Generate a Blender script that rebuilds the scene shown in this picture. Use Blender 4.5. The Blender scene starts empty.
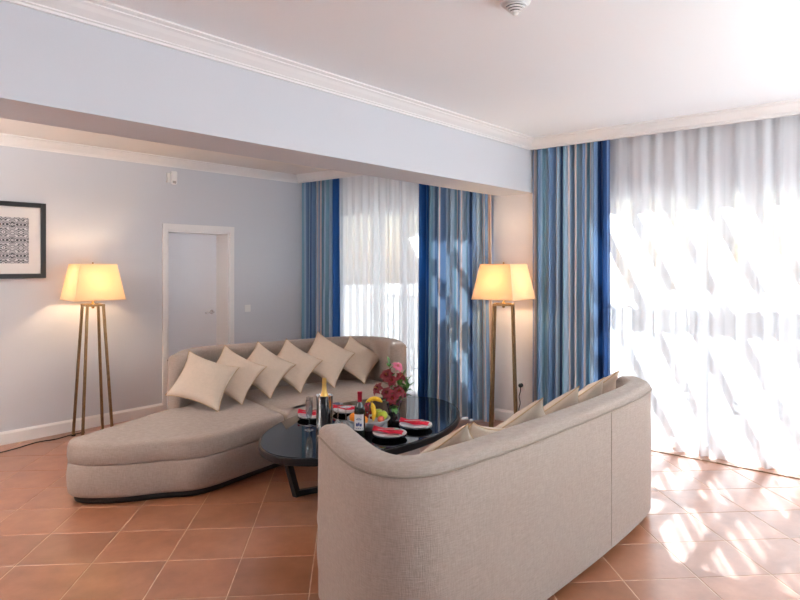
import bpy, bmesh, math, random
from mathutils import Vector, Matrix, noise
random.seed(7)
PI = math.pi
R = math.radians
SC = bpy.context.scene
COL = SC.collection

# ------------------------------------------------------------------ camera, sky, sun, exposure
YAW = R(40.6)
cam_d = bpy.data.cameras.new('camera')
cam = bpy.data.objects.new('camera', cam_d)
COL.objects.link(cam)
SC.camera = cam
cam.location = (0, 0, 1.6)
cam.rotation_euler = (R(90), 0, YAW - R(90))
cam_d.sensor_width = 36.0
cam_d.lens = 36.0 * 620 / 800
cam_d.shift_y = -(300 - 264.2) / 800
cam_d.clip_start = 0.05

SUN_AZ, SUN_EL = R(27.5), R(41.7)        # where the sun stands, seen from the room
w = bpy.data.worlds.new('sky')
SC.world = w
w.use_nodes = True
nt = w.node_tree
nt.nodes.clear()
sky = nt.nodes.new('ShaderNodeTexSky')
sky.sky_type = 'NISHITA'
sky.sun_disc = False
sky.sun_elevation = SUN_EL
sky.sun_rotation = R(90) - SUN_AZ
sky.dust_density = 2.0
mx = nt.nodes.new('ShaderNodeMixRGB')
mx.inputs[0].default_value = 0.75
mx.inputs[2].default_value = (0.24, 0.30, 0.39, 1)
bg = nt.nodes.new('ShaderNodeBackground')
bg.inputs[1].default_value = 0.45
out = nt.nodes.new('ShaderNodeOutputWorld')
nt.links.new(sky.outputs[0], mx.inputs[1])
nt.links.new(mx.outputs[0], bg.inputs[0])
nt.links.new(bg.outputs[0], out.inputs[0])

sd = bpy.data.lights.new('sun', 'SUN')
sd.energy = 26.0
sd.angle = R(0.55)
sd.color = (0.90, 0.96, 1.0)
sun = bpy.data.objects.new('sun', sd)
COL.objects.link(sun)
tow = Vector((math.cos(SUN_EL) * math.cos(SUN_AZ), math.cos(SUN_EL) * math.sin(SUN_AZ), math.sin(SUN_EL)))
sun.rotation_euler = tow.to_track_quat('Z', 'Y').to_euler()
sun.location = (12, 6, 10)

SC.view_settings.view_transform = 'Standard'
SC.view_settings.look = 'None'
SC.view_settings.exposure = 0.62
SC.view_settings.gamma = 1.0
SC.view_settings.use_curve_mapping = False
SC.cycles.max_bounces = 14
SC.cycles.diffuse_bounces = 7
SC.cycles.glossy_bounces = 5
SC.cycles.transmission_bounces = 10
SC.cycles.transparent_max_bounces = 24
SC.cycles.sample_clamp_indirect = 12
SC.cycles.use_denoising = True
SC.cycles.caustics_reflective = False
SC.cycles.caustics_refractive = False

def portal(name, loc, sx, sy, nrm):
    l = bpy.data.lights.new(name, 'AREA')
    l.shape = 'RECTANGLE'
    l.size, l.size_y = sx, sy
    l.cycles.is_portal = True
    o = bpy.data.objects.new(name, l)
    COL.objects.link(o)
    o.location = loc
    o.rotation_euler = Vector(nrm).to_track_quat('-Z', 'Y').to_euler()

# ------------------------------------------------------------------ room measures
XW, XP, XC = 5.62, 5.50, 5.40      # window wall, pier face, pelmet front
XCA = 5.25
YL = 6.25                          # left (lamp) wall
YB0, YB1 = 2.97, 3.38              # beam faces
ZB = 2.30
ZC, ZCA = 2.80, 2.74               # ceilings
X0, Y0 = -2.6, -3.0
HEAD = 2.33
WIN_M = (-1.7, 2.62)               # main opening
WIN_A = (3.66, 5.98)
portal('portal_main', (XW + .2, sum(WIN_M) / 2, HEAD / 2), HEAD, WIN_M[1] - WIN_M[0], (-1, 0, 0))
portal('portal_alcove', (XW + .2, sum(WIN_A) / 2, HEAD / 2), HEAD, WIN_A[1] - WIN_A[0], (-1, 0, 0))
portal('portal_west', (X0 - .2, .2, 1.1), 2.2, 1.2, (1, 0, 0))
portal('portal_south', (1.4, Y0 - .2, .8), 7.6, 1.6, (0, 1, 0))

# ------------------------------------------------------------------ materials
def mat(name, col, rough=.6, metal=0, spec=.5, noise_=None, bump=None, trans=0, ior=1.45, coat=0, sheen=0):
    m = bpy.data.materials.new(name)
    m.use_nodes = True
    t = m.node_tree
    b = t.nodes['Principled BSDF']
    b.inputs['Base Color'].default_value = (*col, 1)
    b.inputs['Roughness'].default_value = rough
    b.inputs['Metallic'].default_value = metal
    b.inputs['Specular IOR Level'].default_value = spec
    b.inputs['Transmission Weight'].default_value = trans
    b.inputs['IOR'].default_value = ior
    b.inputs['Coat Weight'].default_value = coat
    b.inputs['Sheen Weight'].default_value = sheen
    tc = t.nodes.new('ShaderNodeTexCoord')
    if noise_:
        sc, amt = noise_
        n = t.nodes.new('ShaderNodeTexNoise')
        n.inputs['Scale'].default_value = sc
        n.inputs['Detail'].default_value = 4
        t.links.new(tc.outputs['Object'], n.inputs['Vector'])
        r = t.nodes.new('ShaderNodeValToRGB')
        r.color_ramp.elements[0].position = .3
        r.color_ramp.elements[1].position = .7
        r.color_ramp.elements[0].color = (*[c * (1 - amt) for c in col], 1)
        r.color_ramp.elements[1].color = (*[min(1, c * (1 + amt)) for c in col], 1)
        t.links.new(n.outputs[0], r.inputs[0])
        t.links.new(r.outputs[0], b.inputs['Base Color'])
    if bump:
        sc, st, di = bump
        n = t.nodes.new('ShaderNodeTexNoise')
        n.inputs['Scale'].default_value = sc
        n.inputs['Detail'].default_value = 3
        t.links.new(tc.outputs['Object'], n.inputs['Vector'])
        bp = t.nodes.new('ShaderNodeBump')
        bp.inputs['Strength'].default_value = st
        bp.inputs['Distance'].default_value = di
        t.links.new(n.outputs[0], bp.inputs['Height'])
        t.links.new(bp.outputs[0], b.inputs['Normal'])
    return m

def fabric(name, col, amt=.12, scale=260, weave=.5):
    """woven cloth: crossed stretched noises for warp and weft"""
    m = mat(name, col, .92, spec=.15, sheen=.15)
    t = m.node_tree
    b = t.nodes['Principled BSDF']
    tc = t.nodes.new('ShaderNodeTexCoord')
    res = []
    for sc in ((scale, scale, scale * .12), (scale * .12, scale * .12, scale)):
        mp = t.nodes.new('ShaderNodeMapping')
        mp.inputs['Scale'].default_value = sc
        n = t.nodes.new('ShaderNodeTexNoise')
        n.inputs['Scale'].default_value = 1
        n.inputs['Detail'].default_value = 2
        t.links.new(tc.outputs['Object'], mp.inputs[0])
        t.links.new(mp.outputs[0], n.inputs['Vector'])
        res.append(n)
    a = t.nodes.new('ShaderNodeMath')
    a.operation = 'ADD'
    t.links.new(res[0].outputs[0], a.inputs[0])
    t.links.new(res[1].outputs[0], a.inputs[1])
    r = t.nodes.new('ShaderNodeMapRange')
    r.inputs['From Min'].default_value = .6
    r.inputs['From Max'].default_value = 1.4
    t.links.new(a.outputs[0], r.inputs['Value'])
    mixc = t.nodes.new('ShaderNodeMixRGB')
    mixc.inputs[1].default_value = (*[c * (1 - amt) for c in col], 1)
    mixc.inputs[2].default_value = (*[min(1, c * (1 + amt)) for c in col], 1)
    t.links.new(r.outputs[0], mixc.inputs[0])
    t.links.new(mixc.outputs[0], b.inputs['Base Color'])
    bp = t.nodes.new('ShaderNodeBump')
    bp.inputs['Strength'].default_value = weave
    bp.inputs['Distance'].default_value = .0015
    t.links.new(a.outputs[0], bp.inputs['Height'])
    t.links.new(bp.outputs[0], b.inputs['Normal'])
    return m

M = {}
M['wall'] = mat('wall_paint', (.63, .64, .668), .85, spec=.2, bump=(60, .08, .002))
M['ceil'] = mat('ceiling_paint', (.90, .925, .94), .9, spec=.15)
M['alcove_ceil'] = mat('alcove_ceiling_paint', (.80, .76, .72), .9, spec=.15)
M['trim'] = mat('trim_paint', (.84, .82, .80), .5, spec=.35)
M['door'] = mat('door_paint', (.80, .80, .83), .5, spec=.35)
M['pier'] = mat('pier_paint', (.80, .77, .76), .85, spec=.2)
M['grout'] = mat('grout', (.62, .47, .36), .9, spec=.2, noise_=(14, .25))
M['sofa'] = fabric('sofa_linen', (.365, .292, .25), .16, 240, .6)
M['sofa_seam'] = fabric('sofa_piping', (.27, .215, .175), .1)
M['plinth'] = mat('plinth_wood', (.025, .018, .015), .5)
M['pillow'] = fabric('pillow_cotton', (.66, .53, .42), .05, 320, .3)
M['pillow_edge'] = fabric('pillow_piping', (.55, .38, .22), .08)
M['black'] = mat('black_wood', (.009, .008, .009), .3, spec=.4)
M['tabletop'] = mat('black_glass', (.003, .003, .005), .03, spec=.5)
M['brass'] = mat('aged_brass', (.30, .19, .095), .38, metal=.85, noise_=(30, .15))
M['gold'] = mat('polished_brass', (.75, .52, .22), .25, metal=1)
M['steel'] = mat('steel', (.72, .71, .72), .12, metal=1)
M['chrome'] = mat('chrome', (.7, .7, .72), .15, metal=1)
M['blackplastic'] = mat('black_plastic', (.012, .012, .013), .4)
M['whiteplastic'] = mat('white_plastic', (.80, .79, .77), .4)
M['cord'] = mat('cord_rubber', (.02, .016, .014), .5)
M['frameblack'] = mat('frame_black', (.018, .017, .017), .35)
M['matboard'] = mat('mat_board', (.76, .73, .70), .9)
M['porcelain'] = mat('porcelain', (.88, .87, .86), .15, coat=.4)
M['charger'] = mat('charger_black', (.012, .013, .02), .12, coat=.5)
M['napkin'] = mat('napkin_red', (.62, .015, .045), .8, bump=(200, .3, .001))
M['bottle'] = mat('bottle_glass', (.006, .010, .008), .06, coat=.6)
M['capsule'] = mat('capsule_red', (.38, .012, .035), .3, metal=.3)
M['label'] = mat('paper_label', (.80, .80, .80), .7)
M['labelblue'] = mat('label_ink', (.05, .09, .30), .7)
M['foil'] = mat('gold_foil', (.80, .52, .16), .28, metal=.9, bump=(180, .6, .002))
M['bowl'] = mat('grey_glazed_bowl', (.52, .56, .60), .2, coat=.4)
M['banana'] = mat('banana_skin', (.85, .52, .03), .5, noise_=(40, .12))
M['orange'] = mat('orange_skin', (.85, .26, .015), .45, bump=(220, .4, .002))
M['grape'] = mat('grape_skin', (.26, .022, .04), .25)
M['apple_g'] = mat('green_apple_skin', (.45, .56, .05), .3, noise_=(20, .15))
M['peach'] = mat('peach_skin', (.62, .12, .06), .5, noise_=(16, .35))
M['stem'] = mat('stem_green', (.07, .17, .03), .5)
M['leaf'] = mat('leaf_green', (.06, .19, .025), .4, noise_=(40, .3))
M['red_petal'] = mat('dark_red_petal', (.17, .004, .012), .5, noise_=(60, .25))
M['pink_petal'] = mat('pink_petal', (.66, .16, .26), .5)
M['stamen'] = mat('stamen', (.5, .25, .05), .6)
M['brown'] = mat('twig_brown', (.10, .05, .02), .7)
M['metalframe'] = mat('window_frame_white', (.78, .78, .78), .4)
M['track'] = mat('threshold_bronze', (.30, .20, .12), .4, metal=.4)
M['terrace'] = mat('terrace_stone', (.80, .81, .83), .8, noise_=(3, .08))
M['pergola'] = mat('pergola_white', (.70, .68, .66), .7)
M['terrace_front'] = mat('terrace_paving', (.05, .05, .055), .8, noise_=(3, .08))
M['path_stone'] = mat('pale_path_stone', (.38, .38, .37), .8, noise_=(3, .08))
M['roof_tile'] = mat('roof_tile', (.5, .25, .16), .8)

def tile_mat():
    m = mat('terracotta_tile', (.4, .2, .12), .4)
    t = m.node_tree
    b = t.nodes['Principled BSDF']
    b.inputs['Specular IOR Level'].default_value = .85
    tc = t.nodes.new('ShaderNodeTexCoord')
    oi = t.nodes.new('ShaderNodeObjectInfo')
    add = t.nodes.new('ShaderNodeVectorMath')
    add.operation = 'ADD'
    mul = t.nodes.new('ShaderNodeMath')
    mul.operation = 'MULTIPLY'
    mul.inputs[1].default_value = 40
    t.links.new(oi.outputs['Random'], mul.inputs[0])
    t.links.new(tc.outputs['Object'], add.inputs[0])
    t.links.new(mul.outputs[0], add.inputs[1])
    n = t.nodes.new('ShaderNodeTexNoise')
    n.inputs['Scale'].default_value = 5
    n.inputs['Detail'].default_value = 6
    n.inputs['Roughness'].default_value = .65
    t.links.new(add.outputs[0], n.inputs['Vector'])
    r = t.nodes.new('ShaderNodeValToRGB')
    e = r.color_ramp.elements
    e[0].position, e[0].color = .3, (.25, .088, .040, 1)
    e[1].position, e[1].color = .72, (.40, .168, .088, 1)
    k = e.new(.5)
    k.color = (.325, .124, .060, 1)
    t.links.new(n.outputs[0], r.inputs[0])
    hs = t.nodes.new('ShaderNodeHueSaturation')
    mr = t.nodes.new('ShaderNodeMapRange')
    mr.inputs['To Min'].default_value = .86
    mr.inputs['To Max'].default_value = 1.14
    t.links.new(oi.outputs['Random'], mr.inputs['Value'])
    t.links.new(mr.outputs[0], hs.inputs['Value'])
    t.links.new(r.outputs[0], hs.inputs['Color'])
    t.links.new(hs.outputs[0], b.inputs['Base Color'])
    n2 = t.nodes.new('ShaderNodeTexNoise')
    n2.inputs['Scale'].default_value = 9
    n2.inputs['Detail'].default_value = 3
    t.links.new(add.outputs[0], n2.inputs['Vector'])
    mr2 = t.nodes.new('ShaderNodeMapRange')
    mr2.inputs['To Min'].default_value = .22
    mr2.inputs['To Max'].default_value = .40
    t.links.new(n2.outputs[0], mr2.inputs['Value'])
    b.inputs['Roughness'].default_value = .32
    b.inputs['Coat Weight'].default_value = .5
    b.inputs['Coat Roughness'].default_value = .28
    bp = t.nodes.new('ShaderNodeBump')
    bp.inputs['Strength'].default_value = .08
    bp.inputs['Distance'].default_value = .003
    t.links.new(n.outputs[0], bp.inputs['Height'])
    t.links.new(bp.outputs[0], b.inputs['Normal'])
    return m
M['tile'] = tile_mat()

def sheer_mat():
    m = bpy.data.materials.new('sheer_voile')
    m.use_nodes = True
    t = m.node_tree
    t.nodes.clear()
    o = t.nodes.new('ShaderNodeOutputMaterial')
    tr = t.nodes.new('ShaderNodeBsdfTransparent')
    tl = t.nodes.new('ShaderNodeBsdfTranslucent')
    df = t.nodes.new('ShaderNodeBsdfDiffuse')
    tl.inputs[0].default_value = (.93, .94, .96, 1)
    df.inputs[0].default_value = (.90, .90, .92, 1)
    mx1 = t.nodes.new('ShaderNodeMixShader')
    mx1.inputs[0].default_value = .62
    t.links.new(tl.outputs[0], mx1.inputs[1])
    t.links.new(df.outputs[0], mx1.inputs[2])
    at = t.nodes.new('ShaderNodeAttribute')
    at.attribute_name = 'weave'
    mx2 = t.nodes.new('ShaderNodeMixShader')
    t.links.new(at.outputs['Fac'], mx2.inputs[0])
    t.links.new(mx1.outputs[0], mx2.inputs[1])
    t.links.new(tr.outputs[0], mx2.inputs[2])
    t.links.new(mx2.outputs[0], o.inputs[0])
    return m
M['sheer'] = sheer_mat()

def drape_mat():
    m = bpy.data.materials.new('striped_drape')
    m.use_nodes = True
    t = m.node_tree
    t.nodes.clear()
    o = t.nodes.new('ShaderNodeOutputMaterial')
    at = t.nodes.new('ShaderNodeAttribute')
    at.attribute_name = 'stripe'
    p = t.nodes.new('ShaderNodeBsdfPrincipled')
    p.inputs['Roughness'].default_value = .7
    p.inputs['Sheen Weight'].default_value = .2
    p.inputs['Specular IOR Level'].default_value = .3
    tl = t.nodes.new('ShaderNodeBsdfTranslucent')
    mx1 = t.nodes.new('ShaderNodeMixShader')
    mx1.inputs[0].default_value = .07
    t.links.new(at.outputs['Color'], p.inputs['Base Color'])
    t.links.new(at.outputs['Color'], tl.inputs[0])
    t.links.new(p.outputs[0], mx1.inputs[1])
    t.links.new(tl.outputs[0], mx1.inputs[2])
    t.links.new(mx1.outputs[0], o.inputs[0])
    return m
M['drape'] = drape_mat()

def shade_mat():
    m = bpy.data.materials.new('lamp_shade_cloth')
    m.use_nodes = True
    t = m.node_tree
    t.nodes.clear()
    o = t.nodes.new('ShaderNodeOutputMaterial')
    d = t.nodes.new('ShaderNodeBsdfDiffuse')
    d.inputs[0].default_value = (.82, .72, .56, 1)
    tl = t.nodes.new('ShaderNodeBsdfTranslucent')
    tl.inputs[0].default_value = (.88, .72, .50, 1)
    mx1 = t.nodes.new('ShaderNodeMixShader')
    mx1.inputs[0].default_value = .45
    t.links.new(d.outputs[0], mx1.inputs[1])
    t.links.new(tl.outputs[0], mx1.inputs[2])
    t.links.new(mx1.outputs[0], o.inputs[0])
    return m
M['shade'] = shade_mat()

def grazing(t, base, top):
    """reflectance of a thin clear sheet, the same from both sides"""
    lw = t.nodes.new('ShaderNodeLayerWeight')
    lw.inputs[0].default_value = .5
    pw = t.nodes.new('ShaderNodeMath')
    pw.operation = 'POWER'
    pw.inputs[1].default_value = 4
    t.links.new(lw.outputs['Facing'], pw.inputs[0])
    mr = t.nodes.new('ShaderNodeMath')
    mr.operation = 'MULTIPLY_ADD'
    mr.inputs[1].default_value = top - base
    mr.inputs[2].default_value = base
    t.links.new(pw.outputs[0], mr.inputs[0])
    return mr

def pane_mat():
    m = bpy.data.materials.new('window_glass')
    m.use_nodes = True
    t = m.node_tree
    t.nodes.clear()
    o = t.nodes.new('ShaderNodeOutputMaterial')
    tr = t.nodes.new('ShaderNodeBsdfTransparent')
    tr.inputs[0].default_value = (.95, .97, .97, 1)
    gl = t.nodes.new('ShaderNodeBsdfGlossy')
    gl.inputs['Roughness'].default_value = .0
    fr = grazing(t, .05, .7)
    mx1 = t.nodes.new('ShaderNodeMixShader')
    t.links.new(fr.outputs[0], mx1.inputs[0])
    t.links.new(tr.outputs[0], mx1.inputs[1])
    t.links.new(gl.outputs[0], mx1.inputs[2])
    t.links.new(mx1.outputs[0], o.inputs[0])
    return m
M['pane'] = pane_mat()

def thin_glass(name, col=(1, 1, 1), fac=.0):
    m = bpy.data.materials.new(name)
    m.use_nodes = True
    t = m.node_tree
    t.nodes.clear()
    o = t.nodes.new('ShaderNodeOutputMaterial')
    tr = t.nodes.new('ShaderNodeBsdfTransparent')
    tr.inputs[0].default_value = (*col, 1)
    gl = t.nodes.new('ShaderNodeBsdfGlossy')
    gl.inputs['Roughness'].default_value = .02
    ad = grazing(t, fac, .9)
    mx1 = t.nodes.new('ShaderNodeMixShader')
    t.links.new(ad.outputs[0], mx1.inputs[0])
    t.links.new(tr.outputs[0], mx1.inputs[1])
    t.links.new(gl.outputs[0], mx1.inputs[2])
    t.links.new(mx1.outputs[0], o.inputs[0])
    return m
M['glass'] = thin_glass('clear_glass', (.90, .92, .93), .22)
M['vase'] = thin_glass('purple_glass', (.42, .22, .50), .10)

def print_mat():
    m = mat('ornament_print', (.5, .5, .5), .8)
    t = m.node_tree
    b = t.nodes['Principled BSDF']
    tc = t.nodes.new('ShaderNodeTexCoord')
    sep = t.nodes.new('ShaderNodeSeparateXYZ')
    t.links.new(tc.outputs['Object'], sep.inputs[0])
    # mirrored cells of scrolling lines, an ornamental repeat
    vecs = []
    for ax in ('X', 'Z'):
        pp = t.nodes.new('ShaderNodeMath')
        pp.operation = 'PINGPONG'
        pp.inputs[1].default_value = .07
        t.links.new(sep.outputs[ax], pp.inputs[0])
        vecs.append(pp)
    cb = t.nodes.new('ShaderNodeCombineXYZ')
    t.links.new(vecs[0].outputs[0], cb.inputs[0])
    t.links.new(vecs[1].outputs[0], cb.inputs[1])
    wv = t.nodes.new('ShaderNodeTexWave')
    wv.wave_type = 'RINGS'
    wv.inputs['Scale'].default_value = 22
    wv.inputs['Distortion'].default_value = 14
    wv.inputs['Detail'].default_value = 1
    wv.inputs['Detail Scale'].default_value = 1.3
    t.links.new(cb.outputs[0], wv.inputs['Vector'])
    r = t.nodes.new('ShaderNodeValToRGB')
    r.color_ramp.elements[0].position = .38
    r.color_ramp.elements[0].color = (.05, .055, .065, 1)
    r.color_ramp.elements[1].position = .55
    r.color_ramp.elements[1].color = (.62, .62, .64, 1)
    t.links.new(wv.outputs[0], r.inputs[0])
    t.links.new(r.outputs[0], b.inputs['Base Color'])
    return m
M['print'] = print_mat()

# ------------------------------------------------------------------ mesh helpers
def obj(name, bm, m, parent=None, smooth=False, kind=None, loc=None):
    me = bpy.data.meshes.new(name)
    bmesh.ops.recalc_face_normals(bm, faces=bm.faces)
    bm.to_mesh(me)
    bm.free()
    if m:
        me.materials.append(m if not isinstance(m, str) else M[m])
    if smooth:
        me.polygons.foreach_set('use_smooth', [True] * len(me.polygons))
        if smooth != 'all':
            try:
                me.set_sharp_from_angle(angle=R(38))
            except Exception:
                pass
    o = bpy.data.objects.new(name, me)
    COL.objects.link(o)
    if parent:
        o.parent = parent
    if kind:
        o['kind'] = kind
    if loc:
        o.location = loc
    return o

def thing(name, label, cat, loc=(0, 0, 0), rz=0, group=None):
    o = bpy.data.objects.new(name, None)
    COL.objects.link(o)
    o.empty_display_size = .1
    o.location = loc
    o.rotation_euler = (0, 0, rz)
    tag(o, label, cat, group)
    return o

def tag(o, label, cat, group=None):
    o['label'] = label
    o['category'] = cat
    if group:
        o['group'] = group
    return o

def copy_tree(o, parent=None):
    c = o.copy()
    COL.objects.link(c)
    if parent:
        c.parent = parent
    for ch in list(o.children):
        copy_tree(ch, c)
    return c

def bx(bm, x0, x1, y0, y1, z0, z1, bev=0, mtx=None):
    r = bmesh.ops.create_cube(bm, size=1)
    vs = r['verts']
    for v in vs:
        v.co = Vector(((x0 + x1) / 2 + v.co.x * (x1 - x0), (y0 + y1) / 2 + v.co.y * (y1 - y0), (z0 + z1) / 2 + v.co.z * (z1 - z0)))
    if bev:
        es = list({e for v in vs for e in v.link_edges})
        rr = bmesh.ops.bevel(bm, geom=es, offset=bev, segments=2, affect='EDGES', profile=.5)
        vs = list({v for f in rr['faces'] for v in f.verts} | {v for v in vs if v.is_valid})
    if mtx:
        for v in vs:
            v.co = mtx @ v.co
    return bm

def boxobj(name, b, m, parent=None, bev=0, kind=None):
    bm = bmesh.new()
    bx(bm, *b, bev=bev)
    return obj(name, bm, m, parent, kind=kind)

def tube(bm, pts, r, n=8, r1=None, closed=False, cap=True):
    pts = [Vector(p) for p in pts]
    N = len(pts)
    rings = []
    up = None
    for i, p in enumerate(pts):
        if closed:
            d = pts[(i + 1) % N] - pts[i - 1]
        else:
            d = pts[min(i + 1, N - 1)] - pts[max(i - 1, 0)]
        d.normalize()
        if up is None:
            up = Vector((0, 0, 1)) if abs(d.z) < .9 else Vector((1, 0, 0))
        s = d.cross(up).normalized()
        up = s.cross(d).normalized()
        rad = r if r1 is None else r + (r1 - r) * i / max(1, N - 1)
        rings.append([bm.verts.new(p + (s * math.cos(a) + up * math.sin(a)) * rad) for a in [2 * PI * k / n for k in range(n)]])
    for i in range(N if closed else N - 1):
        A, B = rings[i], rings[(i + 1) % N]
        for k in range(n):
            bm.faces.new((A[k], A[(k + 1) % n], B[(k + 1) % n], B[k]))
    if cap and not closed:
        bm.faces.new(rings[0][::-1])
        bm.faces.new(rings[-1])
    return bm

def lathe(bm, prof, n=24, c=(0, 0, 0)):
    c = Vector(c)
    rings = []
    for r, z in prof:
        if r < 1e-5:
            rings.append([bm.verts.new(c + Vector((0, 0, z)))])
        else:
            rings.append([bm.verts.new(c + Vector((r * math.cos(2 * PI * k / n), r * math.sin(2 * PI * k / n), z))) for k in range(n)])
    for A, B in zip(rings, rings[1:]):
        for k in range(n):
            a0, a1 = A[k % len(A)], A[(k + 1) % n % len(A)]
            b0, b1 = B[k % len(B)], B[(k + 1) % n % len(B)]
            vs = []
            for v in (a0, a1, b1, b0):
                if v not in vs:
                    vs.append(v)
            if len(vs) > 2:
                try:
                    bm.faces.new(vs)
                except ValueError:
                    pass
    return bm

def cr(pts, n=8, closed=False):
    """Catmull-Rom curve through points"""
    P = [Vector(p) for p in pts]
    N = len(P)
    res = []
    rng = range(N) if closed else range(N - 1)
    for i in rng:
        if closed:
            a, b, c, d = P[i - 1], P[i], P[(i + 1) % N], P[(i + 2) % N]
        else:
            a, b, c, d = P[max(i - 1, 0)], P[i], P[i + 1], P[min(i + 2, N - 1)]
        for k in range(n):
            t = k / n
            res.append(.5 * ((2 * b) + (c - a) * t + (2 * a - 5 * b + 4 * c - d) * t * t + (3 * b - a - 3 * c + d) * t ** 3))
    if not closed:
        res.append(P[-1])
    return res

def resample(pts, step, closed=False):
    P = list(pts) + ([pts[0]] if closed else [])
    L = [0]
    for a, b in zip(P, P[1:]):
        L.append(L[-1] + (b - a).length)
    n = max(3, round(L[-1] / step))
    res = []
    j = 0
    for k in range(n if closed else n + 1):
        s = L[-1] * k / n
        while j < len(L) - 2 and L[j + 1] < s:
            j += 1
        t = (s - L[j]) / max(1e-9, L[j + 1] - L[j])
        res.append(P[j].lerp(P[j + 1], min(1, t)))
    return res

def normals2(P):
    """inward normals of a counter-clockwise closed outline"""
    N = len(P)
    out_ = []
    for i in range(N):
        d = (P[(i + 1) % N] - P[i - 1]).normalized()
        out_.append(Vector((-d.y, d.x)))
    return out_

def area2(P):
    return sum(P[i - 1].x * P[i].y - P[i].x * P[i - 1].y for i in range(len(P))) / 2

def pad(outline, z0, z1, r_top, r_bot=.01, puff=.008, smooth=True):
    """upholstered slab: an outline drawn up with rounded edges and a slightly crowned top"""
    P = [Vector((p[0], p[1])) for p in outline]
    if area2(P) < 0:
        P = P[::-1]
    Nn = normals2(P)
    bm = bmesh.new()
    prof = []
    for k in range(4):
        a = PI / 2 * k / 3
        prof.append((r_bot * (1 - math.sin(a)), z0 + r_bot * (1 - math.cos(a))))
    for k in range(1, 4):
        u = k / 4
        prof.append((-.006 * math.sin(PI * u), z0 + r_bot + (z1 - z0 - r_bot - r_top) * u))
    for k in range(6):
        a = PI / 2 * k / 5
        prof.append((r_top * (1 - math.cos(a)), z1 - r_top + r_top * math.sin(a)))
    prof += [(r_top + .03, z1 + puff * .6), (r_top + .07, z1 + puff)]
    rings = [[bm.verts.new((p.x + n.x * s, p.y + n.y * s, z)) for p, n in zip(P, Nn)] for s, z in prof]
    N = len(P)
    for A, B in zip(rings, rings[1:]):
        for k in range(N):
            bm.faces.new((A[k], A[(k + 1) % N], B[(k + 1) % N], B[k]))
    f1 = bm.faces.new(rings[0][::-1])
    f2 = bm.faces.new(rings[-1])
    bmesh.ops.triangulate(bm, faces=[f1, f2])
    return bm

# ------------------------------------------------------------------ setting: walls, beam, ceiling
def wallbox(name, parts, m):
    bm = bmesh.new()
    for p in parts:
        bx(bm, *p)
    return obj(name, bm, m, kind='structure')

DX0, DX1, DZ = 3.435, 4.215, 1.97      # door opening in the left wall
wallbox('wall_left', [(X0 - .2, DX0, YL, YL + .32, 0, ZC + .1), (DX1, XW + .2, YL, YL + .32, 0, ZC + .1), (DX0, DX1, YL, YL + .32, DZ, ZC + .1), (DX0 - .2, DX1 + .2, YL + .36, YL + .42, 0, 2.2)], 'wall')
wallbox('wall_right', [(XW, XW + .2, WIN_M[1], WIN_A[0], 0, ZC + .1), (XW, XW + .2, WIN_A[1], YL + .32, 0, ZC + .1),
                       (XW, XW + .2, Y0, WIN_M[0], 0, ZC + .1), (XW, XW + .2, WIN_M[0], WIN_M[1], HEAD, ZC + .1),
                       (XW, XW + .2, WIN_A[0], WIN_A[1], HEAD, ZC + .1)], 'wall')
wallbox('wall_front', [(X0, -2.4, Y0 - .2, Y0, 0, ZC + .1), (5.2, XW + .2, Y0 - .2, Y0, 0, ZC + .1), (-2.4, 5.2, Y0 - .2, Y0, 1.6, ZC + .1)], 'wall')  # low wide opening added in this unseen wall to brighten the room
wallbox('wall_back', [(X0 - .2, X0, Y0 - .2, -.4, 0, ZC + .1), (X0 - .2, X0, .8, YL, 0, ZC + .1), (X0 - .2, X0, -.4, .8, 2.2, ZC + .1)], 'wall')  # unseen opening added here to let in more daylight
wallbox('wall_beam', [(X0, XW, YB0, YB1, ZB, ZC + .05)], 'wall')
wallbox('wall_pier', [(XP, XW, YB0 + .01, YB1 + .06, 0, ZB)], 'pier')
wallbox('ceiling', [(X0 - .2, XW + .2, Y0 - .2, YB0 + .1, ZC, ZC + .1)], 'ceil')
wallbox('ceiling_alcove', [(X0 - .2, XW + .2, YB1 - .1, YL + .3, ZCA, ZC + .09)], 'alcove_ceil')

# crown moulding: stepped cornice profile (distance from wall, height above its foot)
PROF = [(0, 0), (.014, 0), (.014, .012), (.022, .016), (.022, .022), (.034, .030), (.056, .044), (.074, .060), (.088, .068), (.088, .074), (.102, .078), (.112, .082), (.112, .09), (0, .09)]
def crown(name, p0, p1, n, ztop, m0=0, m1=0, proj=1.0):
    p0, p1, n = Vector((*p0, 0)), Vector((*p1, 0)), Vector((*n, 0))
    d = (p1 - p0).normalized()
    bm = bmesh.new()
    A = [bm.verts.new(p0 + n * s * proj + d * s * m0 * proj + Vector((0, 0, ztop - .09 + h))) for s, h in PROF]
    B = [bm.verts.new(p1 + n * s * proj - d * s * m1 * proj + Vector((0, 0, ztop - .09 + h))) for s, h in PROF]
    k = len(PROF)
    for i in range(k):
        bm.faces.new((A[i], A[(i + 1) % k], B[(i + 1) % k], B[i]))
    bm.faces.new(A)
    bm.faces.new(B[::-1])
    return obj(name, bm, 'trim', kind='structure')
crown('trim_1', (X0, YB0), (XC, YB0), (0, -1), ZC, 0, 1)
crown('trim_2', (XC, Y0), (XC, YB0), (-1, 0), ZC, 0, 1)
crown('trim_3', (X0, YL), (XCA, YL), (0, -1), ZCA, 0, 1)
crown('trim_4', (XCA, YB1), (XCA, YL), (-1, 0), ZCA, 0, 1)
wallbox('trim_5', [(XC, XC + .018, Y0, YB0, ZC - .09, ZC)], 'trim')     # pelmet boards the curtains hang behind
wallbox('trim_6', [(XCA, XCA + .018, YB1, YL, ZCA - .09, ZCA)], 'trim')

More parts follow.
